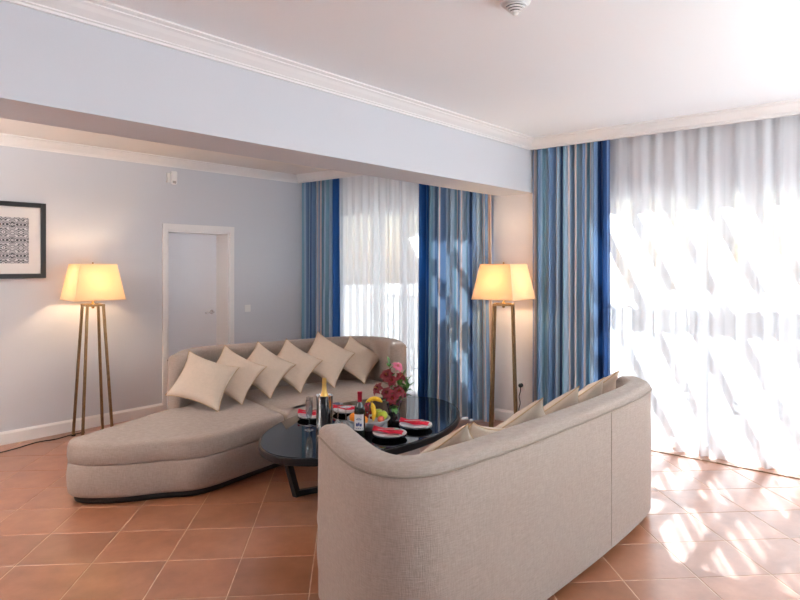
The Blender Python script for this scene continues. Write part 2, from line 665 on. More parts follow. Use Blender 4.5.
# baseboards
def baseboard(name, p0, p1, n, h=.115, t=.016):
    p0, p1, n = Vector((*p0, 0)), Vector((*p1, 0)), Vector((*n, 0))
    prof = [(0, 0), (t, 0), (t, h - .02), (t * .55, h - .006), (t * .4, h), (0, h)]
    bm = bmesh.new()
    A = [bm.verts.new(p0 + n * s + Vector((0, 0, z))) for s, z in prof]
    B = [bm.verts.new(p1 + n * s + Vector((0, 0, z))) for s, z in prof]
    k = len(prof)
    for i in range(k):
        bm.faces.new((A[i], A[(i + 1) % k], B[(i + 1) % k], B[i]))
    bm.faces.new(A)
    bm.faces.new(B[::-1])
    return obj(name, bm, 'trim', kind='structure')
baseboard('baseboard_left', (X0, YL), (DX0 - .055, YL), (0, -1))
baseboard('baseboard_back', (DX1 + .055, YL), (XW, YL), (0, -1))
baseboard('baseboard_pier', (XP, YB0 + .01), (XP, YB1 + .06), (-1, 0))

# door in its deep reveal
d1 = boxobj('door_1', (DX0 + .02, DX1 - .02, YL + .235, YL + .275, .005, DZ - .02), 'door', bev=.002, kind='structure')
bm = bmesh.new()
bx(bm, DX0 - .055, DX0, YL - .018, YL + .001, 0, DZ + .06, .004)
bx(bm, DX1, DX1 + .06, YL - .018, YL + .001, 0, DZ + .06, .004)
bx(bm, DX0 - .055, DX1 + .06, YL - .02, YL + .001, DZ, DZ + .068, .004)
obj('door_casing', bm, 'trim', d1)
bm = bmesh.new()
bx(bm, DX0 - .001, DX0 + .02, YL, YL + .3, 0, DZ)
bx(bm, DX1 - .02, DX1 + .001, YL, YL + .3, 0, DZ)
bx(bm, DX0, DX1, YL, YL + .3, DZ - .02, DZ)
obj('door_jamb', bm, 'trim', d1)
bm = bmesh.new()
hx, hz = DX1 - .085, 1.035
yy = YL + .235
lathe(bm, [(0, 0), (.025, 0), (.026, .006), (.02, .01), (0, .01)], 20)
bmesh.ops.transform(bm, matrix=Matrix.Translation((hx, yy, hz)) @ Matrix.Rotation(R(90), 4, 'X'), verts=bm.verts)
tube(bm, [(hx, yy, hz), (hx, yy - .05, hz), (hx - .02, yy - .058, hz), (hx - .12, yy - .056, hz - .004)], .009, 8)
obj('door_handle', bm, 'chrome', d1, smooth=True)['label'] = 'chrome lever handle'

# ------------------------------------------------------------------ floor: grout bed and tiles set at 45 degrees
TS, GAP = .394, .005
fl = boxobj('floor', (X0 - .1, XW + .2, Y0 - .1, YL + .3, -.08, -.002), 'grout', kind='structure')
def clip(poly, axis, val, keep_less):
    o = []
    for i in range(len(poly)):
        a, b = poly[i - 1], poly[i]
        ina = (a[axis] <= val) == keep_less
        inb = (b[axis] <= val) == keep_less
        if ina != inb:
            t = (val - a[axis]) / (b[axis] - a[axis])
            o.append((a[0] + (b[0] - a[0]) * t, a[1] + (b[1] - a[1]) * t))
        if inb:
            o.append(b)
    return o
q = 2 ** -.5
F2 = Vector((math.cos(YAW), math.sin(YAW)))
R2 = Vector((math.sin(YAW), -math.cos(YAW)))
def px(x, y, z=0):
    p = Vector((x, y))
    t = p @ F2
    if t < .2:
        return (-9999, -9999)
    return (400 + 620 * (p @ R2) / t, 264.2 + (1.6 - z) / t * 620)
def tile_bm(poly, cx, cy):
    bm = bmesh.new()
    c = Vector((sum(p[0] for p in poly) / len(poly), sum(p[1] for p in poly) / len(poly)))
    ins = []
    for p in poly:
        d = Vector(p) - c
        ins.append(c + d * (1 - .0025 / max(.01, d.length)))
    lo = [bm.verts.new((p[0] - cx, p[1] - cy, -.0045)) for p in poly]
    mid = [bm.verts.new((p[0] - cx, p[1] - cy, -.0012)) for p in poly]
    top = [bm.verts.new((p[0] - cx, p[1] - cy, 0)) for p in ins]
    n = len(poly)
    for i in range(n):
        j = (i + 1) % n
        bm.faces.new((lo[i], lo[j], mid[j], mid[i]))
        bm.faces.new((mid[i], mid[j], top[j], top[i]))
    bm.faces.new(top)
    return bm
shared = None
rest = bmesh.new()
count = 0
XEND = XW + .17
for i in range(-30, 31):
    for j in range(-30, 31):
        s0 = -.603 + i * TS           # (x - y) / sqrt 2
        h0 = 3.040 + j * TS           # (x + y) / sqrt 2
        cs, ch = s0 + TS / 2, h0 + TS / 2
        cx, cy = (cs + ch) * q, (ch - cs) * q
        if not (X0 - .3 < cx < XEND + .3 and Y0 - .3 < cy < YL + .3):
            continue
        hh = (TS - GAP) / 2
        poly = []
        for a, b in ((-1, -1), (1, -1), (1, 1), (-1, 1)):
            s, h = cs + a * hh, ch + b * hh
            poly.append(((s + h) * q, (h - s) * q))
        full = all(X0 < p[0] < XEND and Y0 < p[1] < YL for p in poly)
        if not full:
            for ax, v, kl in ((0, X0, False), (0, XEND, True), (1, Y0, False), (1, YL, True)):
                if poly:
                    poly = clip(poly, ax, v, kl)
            if len(poly) < 3:
                continue
            cl = []
            for p in poly:
                if not cl or (Vector(p) - Vector(cl[-1])).length > .004:
                    cl.append(p)
            poly = cl
            if len(poly) < 3 or abs(area2([Vector(p) for p in poly])) < .004:
                continue
        vis = any(-30 < px(*p)[0] < 830 and px(*p)[1] < 640 and px(*p)[0] > -999 for p in poly) and cx < 5.6
        if vis and count < 298:
            count += 1
            if full:
                if shared is None:
                    o = obj('floor_tile', tile_bm(poly, cx, cy), 'tile', fl)
                    shared = o.data
                else:
                    o = bpy.data.objects.new('floor_tile', shared)
                    COL.objects.link(o)
                    o.parent = fl
            else:
                o = obj('floor_tile', tile_bm(poly, cx, cy), 'tile', fl)
            o.location = (cx, cy, random.uniform(-.0006, 0))
        else:
            b2 = tile_bm(poly, 0, 0)
            me = bpy.data.meshes.new('tmp')
            b2.to_mesh(me)
            b2.free()
            rest.from_mesh(me)
            bpy.data.meshes.remove(me)
obj('outer_tiles', rest, 'tile', fl, kind='stuff')

# ------------------------------------------------------------------ windows
def window(name, y0, y1, n, xf=XW + .08):
    root = bpy.data.objects.new(name, None)
    COL.objects.link(root)
    root['kind'] = 'structure'
    bm = bmesh.new()
    f = .05
    bx(bm, xf - .04, xf + .04, y0, y0 + f, 0, HEAD)
    bx(bm, xf - .04, xf + .04, y1 - f, y1, 0, HEAD)
    bx(bm, xf - .04, xf + .04, y0, y1, HEAD - f, HEAD)
    bx(bm, xf - .04, xf + .04, y0, y1, .018, .03)
    obj('window_frame', bm, 'metalframe', root)
    bm = bmesh.new()
    bx(bm, XW - .02, XW + .22, y0, y1, .0005, .018)
    obj('sill', bm, 'track', root)
    wd = (y1 - y0 - 2 * f) / n
    for k in range(n):
        a, b = y0 + f + k * wd, y0 + f + (k + 1) * wd
        x = xf + (.015 if k % 2 else -.015)
        bm = bmesh.new()
        g = .045
        bx(bm, x - .014, x + .014, a, a + g, .02, HEAD - f)
        bx(bm, x - .014, x + .014, b - g, b, .02, HEAD - f)
        bx(bm, x - .014, x + .014, a + g, b - g, .02, .02 + g)
        bx(bm, x - .014, x + .014, a + g, b - g, HEAD - f - g, HEAD - f)
        s = obj('sash', bm, 'metalframe', root)
        bm = bmesh.new()
        vs = [bm.verts.new(c) for c in ((x, a + g, .02 + g), (x, b - g, .02 + g), (x, b - g, HEAD - f - g), (x, a + g, HEAD - f - g))]
        bm.faces.new(vs)
        obj('pane', bm, 'pane', s)
    return root
window('window_1', *WIN_M, 4)
window('window_2', *WIN_A, 2)
wallbox('trim_7', [(XC + .035, XC + .05, WIN_M[0], 2.9, 0, .007)], 'track')    # metal strip on the floor along the sheers

# ------------------------------------------------------------------ terrace outside
wallbox('terrace_floor', [(-34, XW + .2, -34, Y0 - .2, -.3, -.02), (-34, X0 - .2, Y0 - .2, 34, -.3, -.02)], 'terrace')  # unseen pale ground added to bounce sunlight onto the ceiling
wallbox('roof_slab', [(XW, 6.08, Y0 - 1, YL + 1.6, 2.70, 2.80), (6.08, 8.4, 4.95, YL + 1.6, 2.72, 2.80), (X0 - .2, XW + .2, Y0 - .2, YL + .4, ZC + .1, ZC + .3)], 'pergola')  # slab beyond the eave on the alcove side is added to block sun
wallbox('terrace_paving', [(XW + .2, 40, -34, 5.0, -.3, -.02)], 'terrace_front')  # kept dark to cut sun bounced up onto the sheers
wallbox('garden_path', [(XW + .2, 40, 5.0, 34, -.3, -.02)], 'path_stone')  # pale ground added to bounce light onto the alcove sheer
pg = thing('pergola', 'white timber pergola with parallel rafters over the terrace outside the sheers', 'pergola', (6, 0, 0))
k = 0
y = -2.6
while y < 7.6:
    bm = bmesh.new()
    bx(bm, 0.0, 2.55, y - .035, y + .035, 2.64, 2.70)
    obj('rafter', bm, 'pergola', pg)
    bm = bmesh.new()
    # clay tile end over each bay
    n = 6
    A = [(.0 + .0, y + .165 + .105 * math.cos(PI * i / n), 2.79 + .07 * math.sin(PI * i / n)) for i in range(n + 1)]
    lo = [bm.verts.new(p) for p in A]
    hi = [bm.verts.new((p[0] + .10 + .05 * math.sin(PI * i / n), p[1], p[2] - .02)) for i, p in enumerate(A)]
    lo2 = [bm.verts.new((p[0], p[1], p[2] - .03)) for p in A]
    hi2 = [bm.verts.new((p[0] + .10 + .05 * math.sin(PI * i / n), p[1], p[2] - .05)) for i, p in enumerate(A)]
    for i in range(n):
        bm.faces.new((lo[i], lo[i + 1], hi[i + 1], hi[i]))
        bm.faces.new((lo2[i], lo2[i + 1], hi2[i + 1], hi2[i]))
        bm.faces.new((hi[i], hi[i + 1], hi2[i + 1], hi2[i]))
    bm.faces.new((lo[0], hi[0], hi2[0], lo2[0]))
    bm.faces.new((lo[n], hi[n], hi2[n], lo2[n]))
    obj('roof_tile', bm, 'roof_tile', pg)
    y += .33
boxobj('purlin', (.92, 1.04, -3, 7.8, 2.50, 2.60), 'pergola', pg)
boxobj('purlin', (2.30, 2.42, -3, 7.8, 2.48, 2.60), 'pergola', pg)
for yy in (-2.9, 2.95, 7.7):
    boxobj('post', (2.30, 2.42, yy - .06, yy + .06, -.02, 2.48), 'pergola', pg)
rl = thing('terrace_railing', 'white metal railing seen as a pale line behind the large sheer curtain', 'railing', (8.5, 0, 0))
boxobj('top_rail', (-.025, .025, -3.2, 8, 1.0, 1.04), 'pergola', rl)
boxobj('bottom_rail', (-.015, .015, -3.2, 8, .1, .13), 'pergola', rl)
y = -3.2
while y < 8.05:
    boxobj('baluster', (-.01, .01, y - .01, y + .01, -.02 if round((y + 3.2) / .14) % 8 == 0 else .13, 1.0), 'pergola', rl)
    y += .14

# ------------------------------------------------------------------ curtains
def hang(name, y0, y1, x, zt, seed, amp, per, label, cat, group, colors=None, sheer=False, flare=0, zb=.012, m=None):
    """cloth strip hung along y with soft vertical folds"""
    rnd = random.Random(seed)
    W = abs(y1 - y0)
    n = int(W / (.0065 if not sheer else .012))
    rows = 15
    ph = [rnd.uniform(0, 6.28) for _ in range(6)]
    bm = bmesh.new()
    lay = bm.verts.layers.float.new('weave') if sheer else None
    grid = []
    S = 0
    prev = None
    us = []
    for i in range(n + 1):
        y = y0 + (y1 - y0) * i / n
        wv = (y - y0) * 2 * PI / per
        row = []
        for j in range(rows + 1):
            v = j / rows
            z = zb + (zt - zb) * v
            low = 1 - v
            am = amp * (.75 + .35 * low)
            dx = am * (math.sin(wv + ph[0] + .9 * math.sin(wv * .37 + ph[1]) + .25 * low * math.sin(wv * .21 + ph[2])) * .75
                       + .35 * math.sin(wv * 1.73 + ph[3] + .6 * low) + .18 * noise.noise(Vector((y * 9, seed, z * .6))))
            sway = flare * low * low * ((y - y0) / (y1 - y0) - .5)
            vtx = bm.verts.new((x + dx, y + sway * (1 if y1 > y0 else -1) + .012 * low * math.sin(wv * .31 + ph[4]), z))
            if sheer:
                dens = .5 + .5 * noise.noise(Vector((y * 14 + seed, 3.1, z * .12))) + .32 * noise.noise(Vector((y * 46, seed, z * .15)))
                sl = abs(math.cos(wv + ph[0] + .9 * math.sin(wv * .37 + ph[1])))
                thick = .30 * sl
                big = 0
                for yc, wd_ in SHEER_DENSE.get(name + str(seed), ()):
                    big = max(big, math.exp(-((y - yc) / wd_) ** 2))
                vtx[lay] = max(.04, min(.86, (.10 + .50 * dens - thick) * (1 - .85 * big) * (1 - .6 * max(0, min(1, (z - 2.2) / .3)))))
            row.append(vtx)
        grid.append(row)
        mid = row[rows // 2].co
        if prev is not None:
            S += (mid - prev).length
        prev = mid.copy()
        us.append(S)
    cl = bm.loops.layers.float_color.new('stripe') if colors else None
    for i in range(n):
        if colors:
            u = (us[i] + us[i + 1]) / 2
            c = colors(u, S)
        for j in range(rows):
            f = bm.faces.new((grid[i][j], grid[i + 1][j], grid[i + 1][j + 1], grid[i][j + 1]))
            if colors:
                for lp in f.loops:
                    lp[cl] = (*c, 1)
    o = obj(name, bm, m or ('sheer' if sheer else 'drape'), smooth='all')
    tag(o, label, cat, group)
    return o

BLUE_L, BLUE_M, BLUE_D, BEIGE, TEAL, ROYAL = (.36, .49, .62), (.17, .28, .46), (.06, .12, .27), (.66, .57, .55), (.22, .40, .52), (.010, .085, .30)
SEQ = [(BLUE_M, .05), (BLUE_L, .07), (BEIGE, .016), (BLUE_L, .05), (TEAL, .05), (BLUE_L, .025), (BEIGE, .014), (BLUE_M, .06), (BLUE_D, .03), (BLUE_L, .06), (TEAL, .03), (BEIGE, .022), (BLUE_M, .045)]
TOT = sum(s[1] for s in SEQ)
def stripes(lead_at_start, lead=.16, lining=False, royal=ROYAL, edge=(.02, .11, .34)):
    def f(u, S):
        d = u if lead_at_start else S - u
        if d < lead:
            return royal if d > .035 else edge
        if lining and S - d < .10:
            return (.66, .52, .42)
        t = (d - lead) % TOT
        for c, wd_ in SEQ:
            if t < wd_:
                return c
            t -= wd_
        return BLUE_L
    return f
SHEER_DENSE = {'sheer_curtain21': ((1.74, .05), (1.33, .05), (1.04, .045), (.6, .05), (.2, .05), (-.4, .05)),
               'sheer_curtain22': ((4.5, .05), (4.9, .04), (5.3, .05))}
g = 'blue striped curtains at the windows'
hang('striped_curtain', 2.205, 2.955, 5.475, ZC - .02, 1, .058, .088, 'blue striped curtain right of the beam end, beside the large bright window', 'curtain', g, colors=stripes(True, .24, False, (.007, .045, .16), (.16, .27, .50)))  # sunlit hem painted into the edge colour, shade into the royal band
hang('striped_curtain', 3.37, 4.265, 5.33, ZCA - .02, 2, .060, .092, 'blue striped curtain in the alcove, right of the sheer, cream lining edge behind lamp', 'curtain', g, colors=stripes(False, .24, True), flare=.05)
hang('striped_curtain', 5.575, 6.235, 5.33, ZCA - .02, 3, .052, .086, 'narrow blue striped curtain in the alcove corner next to the door wall', 'curtain', g, colors=stripes(True, .22))
g = 'white sheer curtains over the windows'
hang('sheer_curtain', -1.8, 2.25, 5.545, ZC - .02, 21, .018, .16, 'wide white sheer curtain over the big sunlit window at right', 'curtain', g, sheer=True, zb=.006)
hang('sheer_curtain', 4.18, 5.66, 5.395, ZCA - .02, 22, .020, .15, 'white sheer curtain between two striped curtains in the alcove', 'curtain', g, sheer=True, zb=.006)

# ------------------------------------------------------------------ sofas
def sweep_back(path, side, zt=.845, zb=.045, th=.155, endr=.07, low0=.05, low1=.05):
    """padded wall along path; thickness grows to `side` (+1 left of travel)"""
    P = resample([Vector((p[0], p[1])) for p in path], .04)
    N = len(P)
    secs = []
    def nrm(i):
        d = (P[min(i + 1, N - 1)] - P[max(i - 1, 0)]).normalized()
        return Vector((-d.y, d.x)) * side, d
    cross = [(0, 0), (-.004, .25), (-.002, .6), (0, 1.0)]
    def section(c, n, sq, drop):
        zs = zt - .045 - drop
        pts = [(0, zb), (-.003, zb + (zs - zb) * .3), (-.003, zb + (zs - zb) * .7), (0, zs - .004), (.002, zs)]
        for a in (25, 50, 75, 90):
            pts.append((.045 - .047 * math.cos(R(a)), zs + .045 * math.sin(R(a))))
        for a in (90, 65, 40, 15):
            pts.append((th - .045 + .05 * math.cos(R(a)), zs + .045 * math.sin(R(a))))
        pts += [(th + .004, zs - .03), (th, zs - .1), (th - .01, .55), (th - .02, zb)]
        return [Vector((*(c + n * (th / 2 + (s - th / 2) * sq)), z)) for s, z in pts]
    n, d = nrm(0)
    for k in (0, 1, 2, 3):
        a = PI / 2 * (k + .25) / 4
        secs.append(section(P[0] - d * endr * math.cos(a), n, max(.12, math.sin(a)), low0 * (1 - math.sin(a))))
    L0 = .25
    for i in range(N):
        n, d = nrm(i)
        s = i * .04
        e = (N - 1 - i) * .04
        dr = low0 * max(0, 1 - s / L0) ** 2 * 0 + low1 * max(0, 1 - e / L0) ** 2 * 0
        secs.append(section(P[i], n, 1, dr))
    n, d = nrm(N - 1)
    for k in (3, 2, 1, 0):
        a = PI / 2 * (k + .25) / 4
        secs.append(section(P[-1] + d * endr * math.cos(a), n, max(.12, math.sin(a)), low1 * (1 - math.sin(a))))
    bm = bmesh.new()
    rings = [[bm.verts.new(p) for p in s] for s in secs]
    m = len(rings[0])
    for A, B in zip(rings, rings[1:]):
        for k_ in range(m):
            bm.faces.new((A[k_], A[(k_ + 1) % m], B[(k_ + 1) % m], B[k_]))
    bm.faces.new(rings[0])
    bm.faces.new(rings[-1][::-1])
    back_line = [Vector((*(P[i] - nrm(i)[0] * .004), zt - .045)) for i in range(N)]
    return bm, back_line, P

def make_sofa(name, label, back, seatfront, split, chaise_first, side, origin):
    """back: outer curve; seatfront: from one back end round the front to the other"""
    root = thing(name, label, 'sofa', origin)
    ox, oy = origin[0], origin[1]
    sh = lambda pts: [Vector((p[0] - ox, p[1] - oy)) for p in pts]
    bp = cr(sh(back), 8)
    bm, back_line, P = sweep_back(bp, side)
    b = obj('backrest', bm, 'sofa', root, smooth=True)
    bm = bmesh.new()
    tube(bm, back_line, .0045, 6)
    obj('piping', bm, 'sofa_seam', b, smooth=True)
    # inner line of the back
    N = len(P)
    inner = []
    for i in range(N):
        d = (P[min(i + 1, N - 1)] - P[max(i - 1, 0)]).normalized()
        inner.append(P[i] + Vector((-d.y, d.x)) * side * .125)
    front = resample(cr(sh(seatfront), 8), .03)
    outline = inner[::-1] + front if (inner[0] - front[0]).length < (inner[-1] - front[0]).length else inner + front
    # plinth
    def inset(pl, s):
        if area2(pl) < 0:
            pl = pl[::-1]
        nn = normals2(pl)
        return [p + n * s for p, n in zip(pl, nn)]
    ol = resample(outline, .035, True)
    bm = pad(inset(ol, .05), 0.0, .05, .004, .003, 0)
    obj('plinth', bm, 'plinth', root)
    obj('base', pad(inset(ol, .004), .045, .272, .02, .03, 0), 'sofa', root, smooth=True)
    # two seat pads divided by the split line
    a, bb = Vector((split[0][0] - ox, split[0][1] - oy)), Vector((split[1][0] - ox, split[1][1] - oy))
    d = (bb - a).normalized()
    nn = Vector((-d.y, d.x))
    for sgn in (1, -1):
        poly = []
        M_ = len(ol)
        for i in range(M_):
            p0, p1 = ol[i - 1], ol[i]
            s0, s1 = (p0 - a).dot(nn) * sgn - .006, (p1 - a).dot(nn) * sgn - .006
            if (s0 > 0) != (s1 > 0):
                poly.append(p0.lerp(p1, s0 / (s0 - s1)))
            if s1 > 0:
                poly.append(p1)
        poly = resample(poly, .035, True)
        # soften the corners
        for _ in range(2):
            K = len(poly)
            poly = [poly[i] * .5 + (poly[i - 1] + poly[(i + 1) % K]) * .25 for i in range(K)]
        obj('seat_cushion', pad(poly, .27, .415, .04, .008, .010), 'sofa', root, smooth=True)
    return root, b

A_back = [(2.66, 4.82), (2.80, 4.96), (2.98, 5.09), (3.2, 5.12), (3.6, 5.02), (4.09, 4.87), (4.45, 4.76), (4.68, 4.63), (4.80, 4.42), (4.79, 4.20), (4.70, 4.0), (4.55, 3.82)]
A_front = [(2.62, 4.78), (2.20, 4.62), (1.82, 4.50), (1.71, 4.43), (1.73, 4.28), (1.90, 4.09), (2.13, 3.95), (2.29, 3.83), (2.47, 3.80), (2.72, 3.83), (3.10, 3.87), (3.5, 3.89), (3.9, 3.82), (4.2, 3.68), (4.36, 3.64), (4.47, 3.80)]
sofaA, sbA = make_sofa('curved_sofa', 'taupe curved sofa with chaise end and six cushions, against the door wall', A_back, A_front, ((3.10, 3.70), (3.34, 4.75)), True, -1, (3.2, 4.4, 0))
B_back = [(1.95, 2.17), (1.87, 2.02), (1.79, 1.86), (1.74, 1.72), (1.735, 1.60), (1.79, 1.49), (1.93, 1.42), (2.3, 1.375), (2.7, 1.35), (3.25, 1.33), (3.75, 1.33), (4.0, 1.35), (4.13, 1.40), (4.24, 1.50)]
B_front = [(4.28, 1.52), (4.70, 1.66), (5.05, 1.78), (5.16, 1.85), (5.13, 1.98), (4.99, 2.16), (4.79, 2.34), (4.62, 2.44), (4.42, 2.46), (4.15, 2.42), (3.8, 2.36), (3.4, 2.28), (3.0, 2.22), (2.6, 2.25), (2.3, 2.35), (2.12, 2.37), (2.04, 2.22)]
sofaB, sbB = make_sofa('curved_sofa', 'taupe curved sofa in the foreground seen from behind', B_back, B_front, ((3.80, 2.5), (3.58, 1.45)), False, 1, (3.4, 1.9, 0))
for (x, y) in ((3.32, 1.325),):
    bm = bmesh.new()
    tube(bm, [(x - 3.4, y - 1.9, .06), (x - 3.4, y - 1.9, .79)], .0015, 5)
    obj('seam', bm, 'sofa_seam', sbB)  # thin upright line drawn where the light changes across the back

# ------------------------------------------------------------------ throw pillows
def pillow_bm(side, T, seed):
    n = 18
    bm = bmesh.new()
    a = side / 2
    top, bot = [], []
    for i in range(n + 1):
        ra, rb = [], []
        for j in range(n + 1):
            u, v = -1 + 2 * i / n, -1 + 2 * j / n
            u, v = math.sin(u * PI / 2) * .6 + u * .4, math.sin(v * PI / 2) * .6 + v * .4
            x = a * u * (1 - .10 * (1 - v * v) * abs(u) + .05 * abs(u * v) ** 3)
            y = a * v * (1 - .10 * (1 - u * u) * abs(v) + .05 * abs(u * v) ** 3)
            h = T * (max(0, (1 - u * u)) * max(0, (1 - v * v))) ** .42
            wr = .010 * noise.noise(Vector((u * 2.3 + seed, v * 2.3, seed))) + .006 * noise.noise(Vector((u * 5 + seed, v * 5, 4)))
            e = 1 - max(abs(u), abs(v)) ** 6
            ra.append(bm.verts.new((x, y, h + wr * e)))
            border = i in (0, n) or j in (0, n)
            rb.append(ra[-1] if border else bm.verts.new((x, y, -h * .85 + wr * e)))
        top.append(ra)
        bot.append(rb)
    for i in range(n):
        for j in range(n):
            bm.faces.new((top[i][j], top[i + 1][j], top[i + 1][j + 1], top[i][j + 1]))
            try:
                bm.faces.new((bot[i][j], bot[i][j + 1], bot[i + 1][j + 1], bot[i + 1][j]))
            except ValueError:
                pass
    edge = [top[i][0].co.copy() for i in range(n)] + [top[n][j].co.copy() for j in range(n)] + [top[n - i][n].co.copy() for i in range(n)] + [top[0][n - j].co.copy() for j in range(n)]
    return bm, edge

def pillow(loc, e, tilt, roll, label, group, side=.41, T=.062, seed=1, z0=.431):
    e = Vector((e[0], e[1], 0)).normalized()
    nf = Vector((e.y, -e.x, 0))                # the side it shows
    nv = (nf * math.cos(R(tilt)) + Vector((0, 0, math.sin(R(tilt))))).normalized()
    u = nv.cross(e)
    c, s = math.cos(R(roll)), math.sin(R(roll))
    ex = e * c + u * s
    ey = u * c - e * s
    a = side / 2
    zlow = min((ex.z * p + ey.z * q_) * a * 1.0 for p in (-1, 1) for q_ in (-1, 1))
    mt = Matrix((ex, ey, nv)).transposed().to_4x4()
    zc = z0 - zlow if len(loc) == 2 else loc[2]
    mt.translation = Vector((loc[0], loc[1], zc))
    bm, edge = pillow_bm(side, T, seed)
    t = obj('throw_pillow', bm, 'pillow', smooth='all')
    tag(t, label, 'pillow', group)
    t.matrix_world = mt
    bm = bmesh.new()
    tube(bm, edge, .0035, 5, closed=True)
    obj('piping', bm, 'pillow_edge', t, smooth=True)
    return t
gA = 'beige throw pillows on the sofa by the door wall'
tA = (math.cos(R(-29)), math.sin(R(-29)))
PILA = [((2.81, 4.53), -28, 'leftmost of the six beige pillows, at the chaise end of the far sofa'),
        ((3.11, 4.55), -37, 'second beige pillow from the left on the far sofa'),
        ((3.44, 4.56), -42, 'third beige pillow from the left on the far sofa'),
        ((3.76, 4.54), -41, 'fourth beige pillow from the left on the far sofa'),
        ((4.11, 4.47), -39, 'fifth and highest standing beige pillow on the far sofa'),
        ((4.47, 4.40), -44, 'rightmost of the six beige pillows, in the far corner of the far sofa')]
for i, (lc, rl_, lb) in enumerate(PILA):
    pillow(lc, tA, (40, 36, 37, 36, 31, 41)[i], rl_ + 3, lb, gA, seed=i * 3.7 + 1, side=(.42, .395, .395, .39, .41, .39)[i])
gB = 'beige throw pillows on the foreground sofa'
tB = (math.cos(R(168)), math.sin(R(168)))
PILB = [((2.42, 1.80), 40, 'beige pillow at the left, only its tip showing above the foreground sofa back'),
        ((2.66, 1.84), 22, 'low beige pillow lying between the left tip and the taller ones on the foreground sofa'),
        ((3.14, 1.80), 40, 'tallest showing beige pillow, left of three pointed tips over the foreground sofa back'),
        ((3.56, 1.79), 42, 'second pointed pillow tip from the left over the foreground sofa back'),
        ((3.92, 1.79), 44, 'third pointed pillow tip from the left over the foreground sofa back'),
        ((4.28, 1.82), 40, 'rightmost beige pillow tip showing at the right end of the foreground sofa')]
for i, (lc, rl_, lb) in enumerate(PILB):
    pillow(lc, tB, 42, rl_, lb, gB, seed=i * 2.9 + 30, side=.41)

# ------------------------------------------------------------------ floor lamps
def make_lamp(label, x, y, rz, group, rb, ht, hb):
    root = thing('floor_lamp', label, 'lamp', (x, y, 0), rz, group)
    zt = 1.215
    for sx in (-1, 1):
        for sy in (-1, 1):
            bm = bmesh.new()
            rot = Matrix.Rotation(rb, 3, 'Z')
            p0, p1 = rot @ Vector((sx * hb, sy * hb, .012)), rot @ Vector((sx * ht, sy * ht, zt))
            w_ = .0105
            A = [bm.verts.new(p0 + Vector((a * w_, b * w_, 0))) for a, b in ((-1, -1), (1, -1), (1, 1), (-1, 1))]
            B = [bm.verts.new(p1 + Vector((a * w_, b * w_, 0))) for a, b in ((-1, -1), (1, -1), (1, 1), (-1, 1))]
            for k in range(4):
                bm.faces.new((A[k], A[(k + 1) % 4], B[(k + 1) % 4], B[k]))
            bm.faces.new(A)
            bm.faces.new(B)
            lg = obj('leg', bm, 'brass', root)
            bm = bmesh.new()
            bx(bm, p0.x - .016, p0.x + .016, p0.y - .016, p0.y + .016, 0, .014)
            obj('foot_pad', bm, 'blackplastic', lg)
    bm = bmesh.new()
    w_ = .010
    for s in (-1, 1):
        rm = Matrix.Rotation(rb, 4, 'Z')
        bx(bm, -ht - .012, ht + .012, s * ht - w_, s * ht + w_, zt - .006, zt + .014, mtx=rm)
        bx(bm, s * ht - w_, s * ht + w_, -ht - .012, ht + .012, zt - .0055, zt + .0135, mtx=rm)
    obj('top_frame', bm, 'brass', root)
    bm = bmesh.new()
    for a in (45, 135):
        bx(bm, -ht * 1.4, ht * 1.4, -.007, .007, zt - .002, zt + .010, mtx=Matrix.Rotation(R(a) + rb, 4, 'Z'))
    lathe(bm, [(0, zt - .03), (.012, zt - .025), (.016, zt - .012), (.020, zt + .004), (.02, zt + .016), (.012, zt + .02), (.01, zt + .05), (.018, zt + .055), (.018, zt + .10), (0, zt + .10)], 16)
    obj('socket', bm, 'gold', root, smooth=True)
    # shade: four sloping sides, real thickness
    zb, zs, wb, ws = 1.268, 1.603, .220, .160
    bm = bmesh.new()
    rings = []
    for (w2, z) in ((wb, zb), (ws, zs), (ws - .003, zs), (wb - .003, zb)):
        rings.append([bm.verts.new((a * w2, b * w2, z)) for a, b in ((-1, -1), (1, -1), (1, 1), (-1, 1))])
    for i in range(4):
        A, B = rings[i], rings[(i + 1) % 4]
        for k in range(4):
            bm.faces.new((A[k], A[(k + 1) % 4], B[(k + 1) % 4], B[k]))
    sh_ = obj('lamp_shade', bm, 'shade', root)
    bm = bmesh.new()
    for (w2, z) in ((wb + .001, zb + .004), (ws + .001, zs - .003)):
        tube(bm, [(a * w2, b * w2, z) for a, b in ((-1, -1), (1, -1), (1, 1), (-1, 1))], .0028, 5, closed=True)
    obj('shade_trim', bm, 'shade', sh_)
    bm = bmesh.new()
    for a in (0, 90):
        bx(bm, -ws, ws, -.0025, .0025, zs - .016, zs - .011, mtx=Matrix.Rotation(R(a), 4, 'Z'))
    tube(bm, [(0, 0, zt + .09), (0, 0, zs)], .003, 6)
    lathe(bm, [(.003, zs - .012), (.008, zs), (.009, zs + .008), (.005, zs + .016), (0, zs + .018)], 10)
    obj('finial', bm, 'brass', sh_, smooth=True)
    bm = bmesh.new()
    bmesh.ops.create_uvsphere(bm, u_segments=14, v_segments=10, radius=.028)
    bmesh.ops.translate(bm, verts=bm.verts, vec=(0, 0, zt + .135))
    obj('bulb', bm, 'bulb', root, smooth=True)
    l = bpy.data.lights.new('lamp_light', 'POINT')
    l.energy = LAMP_W
    l.color = (1.0, .70, .42)
    l.shadow_soft_size = .035
    lo_ = bpy.data.objects.new('lamp_light', l)
    COL.objects.link(lo_)
    lo_.parent = root
    lo_.location = (0, 0, zt + .20)
    return root
LAMP_W = 7.5
bmat = bpy.data.materials.new('bulb_glow')
bmat.use_nodes = True
bmat.node_tree.nodes['Principled BSDF'].inputs['Emission Color'].default_value = (1, .7, .4, 1)
